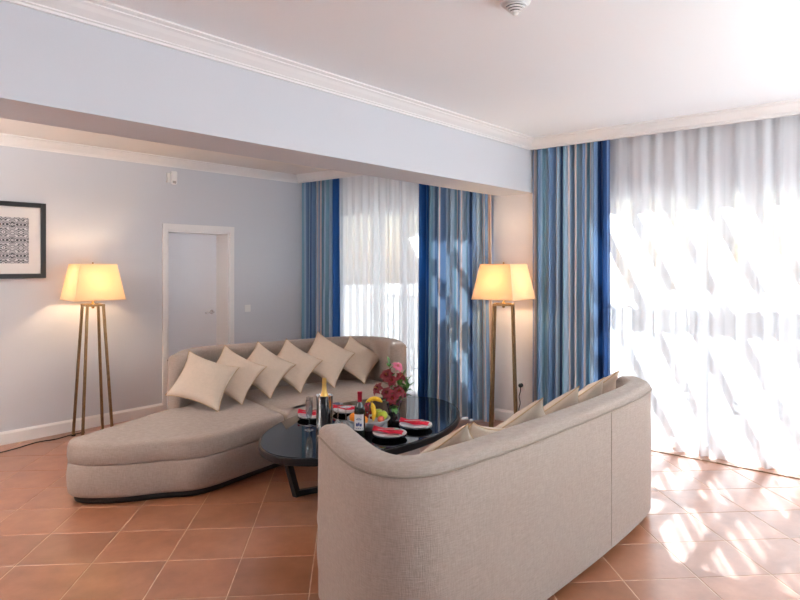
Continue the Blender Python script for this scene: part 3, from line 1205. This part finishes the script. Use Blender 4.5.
bmat.node_tree.nodes['Principled BSDF'].inputs['Emission Strength'].default_value = 8
M['bulb'] = bmat
make_lamp('lit brass four-legged floor lamp against the door wall, left of the far sofa', 2.525, 5.935, R(-5), 'brass floor lamps', 0, .070, .130)
make_lamp('lit brass four-legged floor lamp between the two blue curtains', 5.095, 3.075, R(1), 'brass floor lamps', R(27), .085, .118)
bm = bmesh.new()
tube(bm, cr([(2.52, 6.10, .006), (2.40, 6.10, .006), (2.25, 6.06, .006), (2.10, 6.08, .006), (1.9, 6.01, .006), (1.7, 5.99, .006), (1.2, 6.1, .006), (.6, 6.18, .006)], 6), .005, 6)
tag(obj('power_cord', bm, 'cord', smooth=True), 'black power cord on the floor along the baseboard beside the left lamp', 'cord')
bm = bmesh.new()
tube(bm, cr([(XP - .03, 3.108, .385), (XP - .045, 3.10, .34), (XP - .035, 3.12, .28), (XP - .05, 3.10, .22), (XP - .04, 3.12, .15), (XP - .05, 3.10, .06), (XP - .09, 3.1, .008), (XP - .2, 3.16, .007), (XP - .30, 3.02, .007), (XP - .42, 3.1, .007)], 6), .0055, 6)
tag(obj('power_cord', bm, 'cord', smooth=True), 'dark cord hanging from the wall outlet behind the right lamp', 'cord')

# ------------------------------------------------------------------ wall fittings
o = thing('wall_outlet', 'white wall outlet with black plug low on the wall behind the right lamp', 'outlet', (XP, 3.108, .392))
boxobj('cover_plate', (-.009, 0, -.042, .042, -.042, .042), 'whiteplastic', o, bev=.003)
bm = bmesh.new()
lathe(bm, [(0, 0), (.02, 0), (.021, .03), (.012, .04), (0, .04)], 14)
bmesh.ops.transform(bm, matrix=Matrix.Translation((-.008, 0, 0)) @ Matrix.Rotation(R(-90), 4, 'Y'), verts=bm.verts)
obj('plug', bm, 'blackplastic', o, smooth=True)['label'] = 'black round plug'
o = thing('light_switch', 'white light switch on the wall right of the door', 'switch', (4.47, YL, 1.07))
boxobj('cover_plate', (-.042, .042, -.009, 0, -.042, .042), 'whiteplastic', o, bev=.003)
boxobj('rocker', (-.022, .022, -.013, -.008, -.025, .025), 'whiteplastic', o, bev=.002)
o = thing('motion_sensor', 'small cream motion sensor high on the wall above the door', 'sensor', (3.48, YL, 2.53))
bm = bmesh.new()
bx(bm, -.055, -.02, -.03, 0, -.05, .05, .004)
obj('bracket', bm, 'whiteplastic', o)
bm = bmesh.new()
bx(bm, -.032, .032, -.045, .0, -.07, .07, .012, mtx=Matrix.Translation((.012, -.035, 0)) @ Matrix.Rotation(R(-18), 4, 'Z'))
obj('housing', bm, 'whiteplastic', o, smooth=True)
bm = bmesh.new()
bx(bm, -.018, .018, -.05, -.044, -.062, -.035, .003, mtx=Matrix.Translation((.012, -.035, 0)) @ Matrix.Rotation(R(-18), 4, 'Z'))
obj('lens', bm, 'steel', o)['label'] = 'grey lens at the foot'

o = thing('smoke_detector', 'round white smoke detector with dark slots on the ceiling', 'smoke detector', (2.47, 1.43, ZC))
bm = bmesh.new()
lathe(bm, [(0, 0), (.068, 0), (.070, -.008), (.066, -.022), (.058, -.028), (0, -.028)], 28)
obj('mounting_base', bm, 'whiteplastic', o, smooth=True)
for k in range(5):
    bm = bmesh.new()
    r0 = .052 - k * .0095
    z = -.028 - k * .0085
    lathe(bm, [(r0, z - .0045), (r0 - .001, z - .0075), (r0 - .010, z - .0085), (r0 - .010, z - .0045), (r0, z - .0045)], 24)
    obj('louver_ring', bm, 'whiteplastic', o, smooth=True)
bm = bmesh.new()
lathe(bm, [(.046, -.02), (.043, -.034), (.012, -.062), (0, -.062)], 24)
obj('dark_chamber', bm, 'blackplastic', o, smooth=True)['label'] = 'dark inner chamber'
bm = bmesh.new()
lathe(bm, [(0, -.060), (.014, -.062), (.010, -.073), (0, -.076)], 16)
obj('nose_cap', bm, 'whiteplastic', o, smooth=True)

# picture on the left wall
fx1, fz0, fz1 = 2.226, 1.472, 2.160
fw_ = fz1 - fz0
fx0 = fx1 - fw_
o = thing('framed_print', 'black framed ornamental black and white print with wide white mat on the left wall', 'picture', ((fx0 + fx1) / 2, YL, (fz0 + fz1) / 2))
hw = fw_ / 2
bm = bmesh.new()
fb = .042
bx(bm, -hw, -hw + fb, -.03, 0, -hw, hw, .003)
bx(bm, hw - fb, hw, -.03, 0, -hw, hw, .003)
bx(bm, -hw + fb, hw - fb, -.03, 0, hw - fb, hw, .003)
bx(bm, -hw + fb, hw - fb, -.03, 0, -hw, -hw + fb, .003)
obj('picture_frame', bm, 'frameblack', o)
boxobj('mat_board', (-hw + .03, hw - .03, -.012, -.004, -hw + .03, hw - .03), 'matboard', o)
boxobj('ornament_print', (-hw + .14, hw - .14, -.0135, -.011, -hw + .135, hw - .14), 'print', o)

# ------------------------------------------------------------------ coffee table
TC = (3.296, 3.131)
TA, TBx, TROT = .965, .590, R(9)
TZ = .45
TT = TZ + .0006     # things stand a hair above the glass
t = thing('coffee_table', 'oval black coffee table with glossy glass top between the two sofas', 'table', (TC[0], TC[1], 0), TROT)
def oval(a, b, n=72, e=1.9):
    res = []
    for k in range(n):
        an = 2 * PI * k / n
        c, s = math.cos(an), math.sin(an)
        res.append(Vector((a * math.copysign(abs(c) ** (2 / e), c), b * math.copysign(abs(s) ** (2 / e), s))))
    return res
def slab(pts, z0, z1, bev):
    bm = bmesh.new()
    nn = normals2(pts)
    rings = []
    for s, z in ((bev, z0), (0, z0 + bev), (0, z1 - bev), (bev, z1)):
        rings.append([bm.verts.new((p.x + n.x * s, p.y + n.y * s, z)) for p, n in zip(pts, nn)])
    N = len(pts)
    for A, B in zip(rings, rings[1:]):
        for k in range(N):
            bm.faces.new((A[k], A[(k + 1) % N], B[(k + 1) % N], B[k]))
    bm.faces.new(rings[0][::-1])
    bm.faces.new(rings[-1])
    return bm
obj('table_rim', slab(oval(TA, TBx), TZ - .05, TZ - .0045, .004), 'black', t, smooth=True)
obj('glass_top', slab(oval(TA - .012, TBx - .012), TZ - .006, TZ, .0015), 'tabletop', t, smooth=True)
for s in (-1, 1):
    for sy in (-1, 1):
        bm = bmesh.new()
        p0, p1 = Vector((s * .475, sy * .27, .0)), Vector((s * .56, sy * .33, TZ - .05))
        A = [bm.verts.new(p0 + Vector((a * .024, b * .018, 0))) for a, b in ((-1, -1), (1, -1), (1, 1), (-1, 1))]
        B = [bm.verts.new(p1 + Vector((a * .026, b * .018, 0))) for a, b in ((-1, -1), (1, -1), (1, 1), (-1, 1))]
        for k in range(4):
            bm.faces.new((A[k], A[(k + 1) % 4], B[(k + 1) % 4], B[k]))
        bm.faces.new(A)
        bm.faces.new(B)
        obj('leg', bm, 'black', t)
    # floor bars cross under the middle of the top
    L_ = math.hypot(.475, .27)
    bm = bmesh.new()
    bx(bm, -L_, L_, -.018, .018, .001 if s < 0 else .002, .040 if s < 0 else .041, .003, mtx=Matrix.Rotation(s * math.atan2(.27, .475), 4, 'Z'))
    obj('floor_bar', bm, 'black', t)

# ------------------------------------------------------------------ things on the table
def flute(x, y, label):
    o = thing('champagne_flute', label, 'glass', (x, y, TT), 0, 'champagne flutes')
    bm = bmesh.new()
    lathe(bm, [(0, .0), (.034, .0), (.034, .002), (.010, .006), (.0045, .012), (.004, .07)], 24)
    obj('stem', bm, 'glass', o, smooth=True)
    bm = bmesh.new()
    lathe(bm, [(.004, .07), (.014, .082), (.022, .105), (.025, .14), (.023, .205), (.0222, .205), (.0242, .14), (.0212, .107), (.013, .085), (0, .078)], 24)
    obj('glass_bowl', bm, 'glass', o, smooth=True)
flute(2.850, 3.272, 'front champagne flute at the left of the steel wine cooler')
flute(2.93, 3.36, 'champagne flute behind the other flute, left of the steel wine cooler')

def upturned(x, y, label):
    o = thing('wine_glass', label, 'glass', (x, y, TT), 0, 'upturned wine glasses')
    bm = bmesh.new()
    lathe(bm, [(.031, 0), (.038, .035), (.040, .06), (.034, .085), (.018, .105), (.005, .115), (.004, .118), (.016, .103), (.033, .084), (.0388, .06), (.0368, .035), (.030, 0)], 24)
    obj('glass_bowl', bm, 'glass', o, smooth=True)
    bm = bmesh.new()
    lathe(bm, [(.0045, .112), (.004, .205), (.010, .212), (.036, .217), (.036, .219), (0, .219)], 24)
    obj('stem', bm, 'glass', o, smooth=True)
upturned(2.875, 3.01, 'left upturned wine glass in front of the back plate')
upturned(2.84, 2.90, 'right upturned wine glass beside the red wine bottle')

o = thing('wine_cooler', 'shiny steel cylinder wine cooler holding the champagne bottle', 'wine cooler', (2.935, 3.21, TT))
bm = bmesh.new()
lathe(bm, [(0, 0), (.054, 0), (.056, .004), (.058, .232), (.060, .238), (.055, .240), (.053, .232), (.051, .045), (0, .045)], 32)
obj('cylinder_body', bm, 'steel', o, smooth=True)
o = thing('champagne_bottle', 'champagne bottle with gold foil neck standing in the steel cooler', 'bottle', (2.935, 3.21, TZ + .045))
bm = bmesh.new()
lathe(bm, [(0, 0), (.036, 0), (.038, .005), (.038, .14), (.034, .17), (.024, .20), (.018, .215), (0, .22)], 24)
obj('bottle_glass', bm, 'bottle', o, smooth=True)
bm = bmesh.new()
lathe(bm, [(.0345, .168), (.0245, .203), (.018, .225), (.0155, .26), (.015, .275), (.018, .278), (.018, .284), (.0145, .288), (.016, .30), (.014, .312), (0, .315)], 20)
obj('foil', bm, 'foil', o, smooth=True)['label'] = 'gold foil on the neck and cork'

o = thing('wine_bottle', 'dark red wine bottle with red capsule and white label', 'bottle', (2.95, 2.88, TT), R(0))
bm = bmesh.new()
lathe(bm, [(0, 0), (.034, 0), (.0365, .005), (.0365, .18), (.034, .20), (.024, .222), (.0155, .237), (.0145, .25), (.0145, .29), (0, .29)], 32)
obj('bottle_glass', bm, 'bottle', o, smooth=True)
bm = bmesh.new()
lathe(bm, [(.0155, .236), (.0152, .29), (.0165, .292), (.0165, .303), (.013, .306), (0, .306)], 24)
obj('capsule', bm, 'capsule', o, smooth=True)['label'] = 'dark red capsule'
def patch(r, z0, z1, a0, a1, n=12):
    bm = bmesh.new()
    A, B = [], []
    for k in range(n + 1):
        a = a0 + (a1 - a0) * k / n
        A.append(bm.verts.new((r * math.cos(a), r * math.sin(a), z0)))
        B.append(bm.verts.new((r * math.cos(a), r * math.sin(a), z1)))
    for k in range(n):
        bm.faces.new((A[k], A[k + 1], B[k + 1], B[k]))
    return bm
ca = math.atan2(-2.88, -2.95)
lab = obj('label_paper', patch(.037, .055, .160, ca - 1.25, ca + .75), 'label', o, smooth='all')
lab['label'] = 'white paper label with blue print'
bm = bmesh.new()
for z0, z1, a0, a1 in ((.082, .102, -.75, -.35), (.086, .108, -.30, -.05), (.082, .100, 0.0, .35), (.066, .070, -.9, .5), (.124, .128, -.7, .3), (.134, .137, -.5, .1)):
    p = patch(.0374, z0, z1, ca + a0, ca + a1, 4)
    me = bpy.data.meshes.new('t')
    p.to_mesh(me)
    p.free()
    bm.from_mesh(me)
    bpy.data.meshes.remove(me)
obj('label_print', bm, 'labelblue', lab)

# place settings
def setting(x, y, rz, where):
    o = thing('charger_plate', 'black charger under the white plate ' + where, 'plate', (x, y, TT), 0, 'black chargers')
    bm = bmesh.new()
    lathe(bm, [(0, 0), (.080, 0), (.112, .012), (.118, .019), (.118, .022), (.110, .018), (.078, .008), (0, .008)], 36)
    obj('charger_disc', bm, 'charger', o, smooth=True)  # glossy black dish shape below the plate
    o = thing('dinner_plate', 'white plate under the red napkin ' + where, 'plate', (x, y, TZ + .012), 0, 'white plates')
    bm = bmesh.new()
    lathe(bm, [(0, 0), (.06, 0), (.095, .014), (.113, .018), (.114, .021), (.095, .018), (.062, .006), (0, .006)], 36)
    obj('plate_disc', bm, 'porcelain', o, smooth=True)
    o = thing('napkin', 'folded red napkin on the white plate ' + where, 'napkin', (x, y, TZ + .036), rz, 'red napkins')
    bm = bmesh.new()
    n = 14
    for layer in range(3):
        w0 = .034 - layer * .006
        rows = []
        for i in range(n + 1):
            u = i / n
            xx = -.115 + .205 * u
            wd_ = w0 * (.45 + .75 * u)
            zz = .000 + layer * .0045 + .012 * (1 - u) ** 3 + .004 * math.sin(u * 9 + layer)
            sh2 = .018 * math.sin(u * 3 + layer * .4) + layer * .006
            rows.append([(xx, -wd_ + sh2, zz - .003), (xx, -wd_ * .5 + sh2, zz + .004), (xx, 0 + sh2, zz + .001), (xx, wd_ * .5 + sh2, zz + .005), (xx, wd_ + sh2, zz - .002)])
        up_ = [[bm.verts.new(p) for p in r_] for r_ in rows]
        dn = [[bm.verts.new((p[0], p[1], p[2] - .003)) for p in r_] for r_ in rows]
        for i in range(n):
            for j in range(4):
                bm.faces.new((up_[i][j], up_[i + 1][j], up_[i + 1][j + 1], up_[i][j + 1]))
                bm.faces.new((dn[i][j], dn[i][j + 1], dn[i + 1][j + 1], dn[i + 1][j]))
            for j in (0, 4):
                bm.faces.new((up_[i][j], up_[i + 1][j], dn[i + 1][j], dn[i][j]))
    obj('folded_cloth', bm, 'napkin', o, smooth='all')
    k = thing('fork', 'steel fork lying on the red napkin ' + where, 'cutlery', (x, y, TZ + .052), rz + R(12), 'forks on napkins')
    bm = bmesh.new()
    bx(bm, -.08, .03, -.003, .003, 0, .002, .0005)
    bx(bm, .03, .045, -.010, .010, 0, .002)
    for yy_ in (-.008, -.0027, .0027, .008):
        bx(bm, .045, .085, yy_ - .0015, yy_ + .0015, 0, .002)
    obj('fork_blade', bm, 'steel', k)
PL_Y = YAW - R(90)
setting(3.085, 2.735, PL_Y - R(12), 'nearest the foreground sofa')
setting(3.372, 2.745, PL_Y - R(12), 'at the right, by the flower vase')
setting(3.09, 3.50, PL_Y, 'behind the champagne flutes')
setting(3.375, 3.42, PL_Y, 'behind the upturned wine glasses')

# fruit bowl
BX, BY = 3.135, 2.975
o = thing('fruit_bowl', 'wide grey glazed bowl full of fruit beside the wine bottle', 'bowl', (BX, BY, TT))
bm = bmesh.new()
lathe(bm, [(0, 0), (.055, 0), (.06, .006), (.10, .03), (.135, .058), (.152, .080), (.150, .083), (.130, .062), (.095, .036), (.05, .014), (0, .012)], 40)
obj('bowl_shell', bm, 'bowl', o, smooth=True)
FRUITS = []
def fruit(name, label, cat, m, x, y, z, r, sq=.92, dimple=.18, stem=True):
    FRUITS.append((Vector((x, y, z)), r))
    o = thing(name, label, cat, (BX + x, BY + y, TZ + z), random.uniform(0, 6))
    bm = bmesh.new()
    prof = []
    for k in range(13):
        a = -PI / 2 + PI * k / 12
        rr = math.cos(a) * r
        zz = math.sin(a) * r * sq
        if dimple:
            zz -= dimple * r * math.exp(-(rr / (r * .35)) ** 2) * (1 if a > 0 else -1)
        prof.append((max(rr, 0) if k not in (0, 12) else 0, zz))
    lathe(bm, prof, 18)
    obj('fruit_body', bm, m, o, smooth='all')
    if stem:
        bm = bmesh.new()
        tube(bm, [(0, 0, r * (sq - dimple) - .004), (.002, 0, r * sq + .008)], .0018, 5)
        obj('stem', bm, 'brown', o)
    return o
# along the picture: right = R2, near = -F2
def off(a, b):
    return (R2.x * a - F2.x * b, R2.y * a - F2.y * b)
fruit('orange', 'orange at the left of the fruit bowl behind the wine bottle', 'fruit', 'orange', *off(-.098, .018), .088, .035, .97, .05)
fruit('orange', 'orange low in the fruit bowl right of the wine bottle', 'fruit', 'orange', *off(-.030, .082), .084, .031, .97, .05)
fruit('green_apple', 'yellow green apple at the right of the fruit bowl', 'fruit', 'apple_g', *off(.095, .0), .098, .038)
fruit('green_apple', 'second green apple behind the first in the fruit bowl', 'fruit', 'apple_g', *off(.065, -.06), .098, .036)
fruit('peach', 'small red peach low at the front of the fruit bowl', 'fruit', 'peach', *off(.088, .058), .085, .025, .95, .1)
fruit('orange', 'orange at the back left of the fruit bowl', 'fruit', 'orange', *off(-.06, -.055), .088, .036, .97, .05)
def banana(label, pts, r):
    o = thing('banana', label, 'fruit', (BX, BY, TZ), 0, 'bananas in the fruit bowl')
    c = cr([Vector(p) for p in pts], 5)
    bm = bmesh.new()
    N = len(c)
    rings = []
    for i, p in enumerate(c):
        u = i / (N - 1)
        rad = r * min(1, .30 + 2.6 * u) * min(1, .25 + 3.0 * (1 - u))
        d = (c[min(i + 1, N - 1)] - c[max(i - 1, 0)]).normalized()
        s = d.cross(Vector((.3, .2, 1))).normalized()
        up_ = s.cross(d)
        rings.append([bm.verts.new(p + (s * math.cos(a) + up_ * math.sin(a)) * rad) for a in [2 * PI * k / 7 for k in range(7)]])
    for A, B in zip(rings, rings[1:]):
        for k in range(7):
            bm.faces.new((A[k], A[(k + 1) % 7], B[(k + 1) % 7], B[k]))
    bm.faces.new(rings[0])
    bm.faces.new(rings[-1])
    obj('peel', bm, 'banana', o, smooth=True)
    bm = bmesh.new()
    d = (c[0] - c[1]).normalized()
    tube(bm, [c[0] - d * .002, c[0] + d * .018], r * .28, 6)
    obj('stem_end', bm, 'brown', o)
def bp(a, b, z):
    x, y = off(a, b)
    return (x, y, z)
banana('upright yellow banana in the middle of the fruit bowl', [bp(.022, .005, .185), bp(.034, .03, .16), bp(.040, .05, .12), bp(.036, .062, .075)], .0165)
banana('banana lying on top at the back of the fruit bowl', [bp(-.02, -.01, .178), bp(.02, -.03, .205), bp(.06, -.03, .205), bp(.095, -.02, .185)], .016)
o = thing('grape_bunch', 'bunch of red grapes between the wine bottle and the bananas', 'fruit', (BX, BY, TZ))
bm = bmesh.new()
rg = random.Random(5)
for k in range(70):
    a_, b_, z_ = rg.gauss(-.018, .020), rg.gauss(.01, .022), .085 + rg.random() * .10
    w_ = (z_ - .07) / .12
    x_, y_ = off(a_ * (1.1 - .5 * w_) - .006, b_)
    if any((Vector((x_, y_, z_)) - f_).length < r_ + .008 for f_, r_ in FRUITS):
        continue
    bmesh.ops.create_icosphere(bm, subdivisions=1, radius=.0105, matrix=Matrix.Translation((x_, y_, z_)))
obj('grapes', bm, 'grape', o, smooth='all', kind='stuff')
bm = bmesh.new()
tube(bm, [bp(-.02, 0, .10), bp(-.015, 0, .16), bp(-.005, .0, .20)], .002, 5)
obj('stalk', bm, 'stem', o)

# vase and flowers
VX, VY = 3.345, 2.925
o = thing('flower_vase', 'dark purple glass vase holding red flowers', 'vase', (VX, VY, TT))
bm = bmesh.new()
lathe(bm, [(0, 0), (.046, 0), (.047, .01), (.041, .05), (.038, .085), (.044, .12), (.058, .165), (.056, .165), (.042, .12), (.036, .085), (.039, .05), (.043, .014), (0, .014)], 32)
obj('vase_glass', bm, 'vase', o, smooth=True)
bm = bmesh.new()
lathe(bm, [(.0478, .0), (.0478, .010), (0.042, .0501), (.0388, .084), (.040, .092), (.0384, .098), (.037, .084)], 32)
obj('vase_foot', bm, 'charger', o, smooth=True)['label'] = 'darker foot and waist of the vase'

def bloom(bm, c, d, R_, n=6, curl=.5, layers=1, seed=0):
    d = Vector(d).normalized()
    s = d.cross(Vector((.1, .3, 1))).normalized()
    t_ = d.cross(s)
    rr_ = random.Random(seed)
    for L in range(layers):
        for k in range(n):
            a = 2 * PI * (k + .5 * L) / n + rr_.uniform(-.15, .15)
            o_ = s * math.cos(a) + t_ * math.sin(a)
            sd_ = d.cross(o_)
            rad = R_ * (1 - .25 * L) * rr_.uniform(.85, 1.1)
            pts = []
            for i in range(5):
                u = i / 4
                p = Vector(c) + o_ * rad * (u ** 1.1) + d * rad * ((.55 + .25 * L) * math.sin(u * 2.2) - curl * u * u * .6)
                wd_ = rad * .36 * math.sin(PI * (.12 + .86 * u)) ** .8
                pts.append((p - sd_ * wd_, p + d * (-.12 * rad * 0 + .0), p + sd_ * wd_))
            vs = [[bm.verts.new(q_) for q_ in row] for row in pts]
            for i in range(4):
                for j in range(2):
                    bm.faces.new((vs[i][j], vs[i + 1][j], vs[i + 1][j + 1], vs[i][j + 1]))
def rel(a, b, z):
    x, y = off(a, b)
    return Vector((x, y, z))
def flower(a, b, z, R_, label, m='red_petal', grp='dark red lilies in the vase', n=6, seed=0, layers=2):
    o = thing('lily' if m == 'red_petal' else 'pink_flower', label, 'flower', (VX, VY, TZ + .02), 0, grp)
    tip = rel(a, b, z)
    bm = bmesh.new()
    ba = seed * 1.9
    tube(bm, cr([(.022 * math.cos(ba), .022 * math.sin(ba), .0), tuple(rel(a * .2, b * .2, .13) + Vector((.018 * math.cos(ba), .018 * math.sin(ba), 0))), tuple(tip)], 5), .0018, 5)
    obj('stem', bm, 'stem', o)
    bm = bmesh.new()
    d = rel(a * 1.5, b * 1.0 + .09, .10)
    bloom(bm, tip, d, R_, n, .5, layers, seed)
    obj('petals', bm, m, o, smooth='all')
    bm = bmesh.new()
    d.normalize()
    for k in range(4):
        of = Vector((math.sin(k * 2.1), math.cos(k * 2.1), math.sin(k))) * .006
        tube(bm, [tip, tip + d * R_ * .7 + of], .0012, 4)
    obj('stamens', bm, 'stamen', o)
FL = [(-.045, .03, .335, .056, 'dark red lily high at the upper left of the bouquet'),
      (-.015, .05, .300, .050, 'dark red lily below the highest one, facing the front of the bouquet'),
      (.045, -.01, .315, .045, 'dark red lily at the upper right of the bouquet near the pink bloom'),
      (-.105, .03, .240, .056, 'dark red lily at the far left of the bouquet over the fruit bowl'),
      (-.045, .06, .215, .054, 'dark red lily at the lower left of the bouquet above the vase'),
      (.030, .05, .225, .050, 'dark red lily at the lower middle right of the bouquet'),
      (-.010, .07, .175, .046, 'lowest dark red lily resting on the vase rim'),
      (.060, .03, .200, .036, 'small dark red lily low at the right of the bouquet')]
for i, (a, b, z, r_, lb) in enumerate(FL):
    flower(a, b, z, r_, lb, seed=i)
flower(.025, -.02, .385, .046, 'pink flower at the very top of the bouquet', 'pink_petal', None, 8, 50, 3)

def leafblade(bm, base, d, up_, L, W):
    d = Vector(d).normalized()
    s = d.cross(Vector(up_)).normalized()
    nrm_ = s.cross(d)
    prev = None
    for i in range(6):
        u = i / 5
        p = Vector(base) + d * L * u + nrm_ * (-.18 * L * u * u)
        w_ = W * math.sin(PI * min(.98, .08 + .9 * u)) ** .8
        row = [bm.verts.new(p - s * w_ + nrm_ * w_ * .3), bm.verts.new(p), bm.verts.new(p + s * w_ + nrm_ * w_ * .3)]
        if prev:
            for j in range(2):
                bm.faces.new((prev[j], row[j], row[j + 1], prev[j + 1]))
        prev = row
SP = [(.105, .02, .250, 'leafy green sprig furthest right in the bouquet'),
      (.070, -.02, .330, 'leafy green sprig at the upper right beside the pink flower'),
      (.095, .0, .285, 'leafy green sprig reaching to the right of the bouquet'),
      (.085, .03, .215, 'low leafy green sprig at the right side of the bouquet'),
      (-.035, -.02, .410, 'tall green sprig at the top left of the bouquet'),
      (.040, .04, .280, 'leafy green sprig in the middle of the bouquet between the lilies'),
      (-.080, .02, .190, 'leafy green sprig at the lower left of the bouquet'),
      (.005, .08, .120, 'green sprig hanging over the front of the vase rim')]
for si, (a, b, z, lb) in enumerate(SP):
    o = thing('leafy_sprig', lb, 'plant', (VX, VY, TZ + .02), 0, 'green sprigs in the vase')
    tip = rel(a, b, z)
    ba = si * 1.1 + .5
    c = cr([(.011 * math.cos(ba), .011 * math.sin(ba), .0), tuple(rel(a * .2, b * .2, .12) + Vector((.01 * math.cos(ba), .01 * math.sin(ba), 0))), tuple(rel(a * .6, b * .6, .12 + (z - .12) * .55)), tuple(tip)], 5)
    bm = bmesh.new()
    tube(bm, c, .0018, 5)
    obj('stem', bm, 'stem', o)
    rr_ = random.Random(si)
    M_ = len(c)
    for k in range(9):
        i = int(M_ * .45 + (M_ - 1 - M_ * .45) * k / 8)
        d0 = (c[min(i + 1, M_ - 1)] - c[i - 1]).normalized()
        an = k * 2.4
        sd_ = d0.cross(Vector((0, .2, 1))).normalized()
        dd = d0 * .7 + (sd_ * math.cos(an) + d0.cross(sd_) * math.sin(an)) * .8
        if k == 8:
            dd = d0
        bm = bmesh.new()
        leafblade(bm, c[i], dd, (0, 0, 1), rr_.uniform(.042, .062), rr_.uniform(.012, .018))
        obj('leaf', bm, 'leaf', o, smooth='all')

# ------------------------------------------------------------------ torchieres added out of view for fill light, behind and left of the camera
def torchiere(label, x, y, power, color):
    root = thing('torchiere', label, 'lamp', (x, y, 0), 0, 'torchieres')
    bm = bmesh.new()
    lathe(bm, [(0, 0), (.14, 0), (.14, .015), (.03, .03), (.012, .06), (.012, 1.72), (0, 1.72)], 20)
    obj('pole', bm, 'steel', root, smooth=True)
    bm = bmesh.new()
    lathe(bm, [(0, 1.70), (.05, 1.71), (.14, 1.76), (.20, 1.84), (.195, 1.84), (.135, 1.765), (.05, 1.72), (0, 1.715)], 28)
    obj('bowl_shade', bm, 'whiteplastic', root, smooth=True)
    l = bpy.data.lights.new('torchiere_light', 'AREA')
    l.shape = 'DISK'
    l.size = .26
    l.energy = power
    l.color = color
    o = bpy.data.objects.new('torchiere_light', l)
    COL.objects.link(o)
    o.parent = root
    o.location = (0, 0, 1.80)
    o.rotation_euler = (R(180), 0, 0)
torchiere('steel torchiere standing behind the camera by the garden side', 3.6, -1.6, 118, (.86, .97, 1.0))
torchiere('steel torchiere in the far left end of the alcove', -.5, 4.7, 120, (.98, .97, .95))
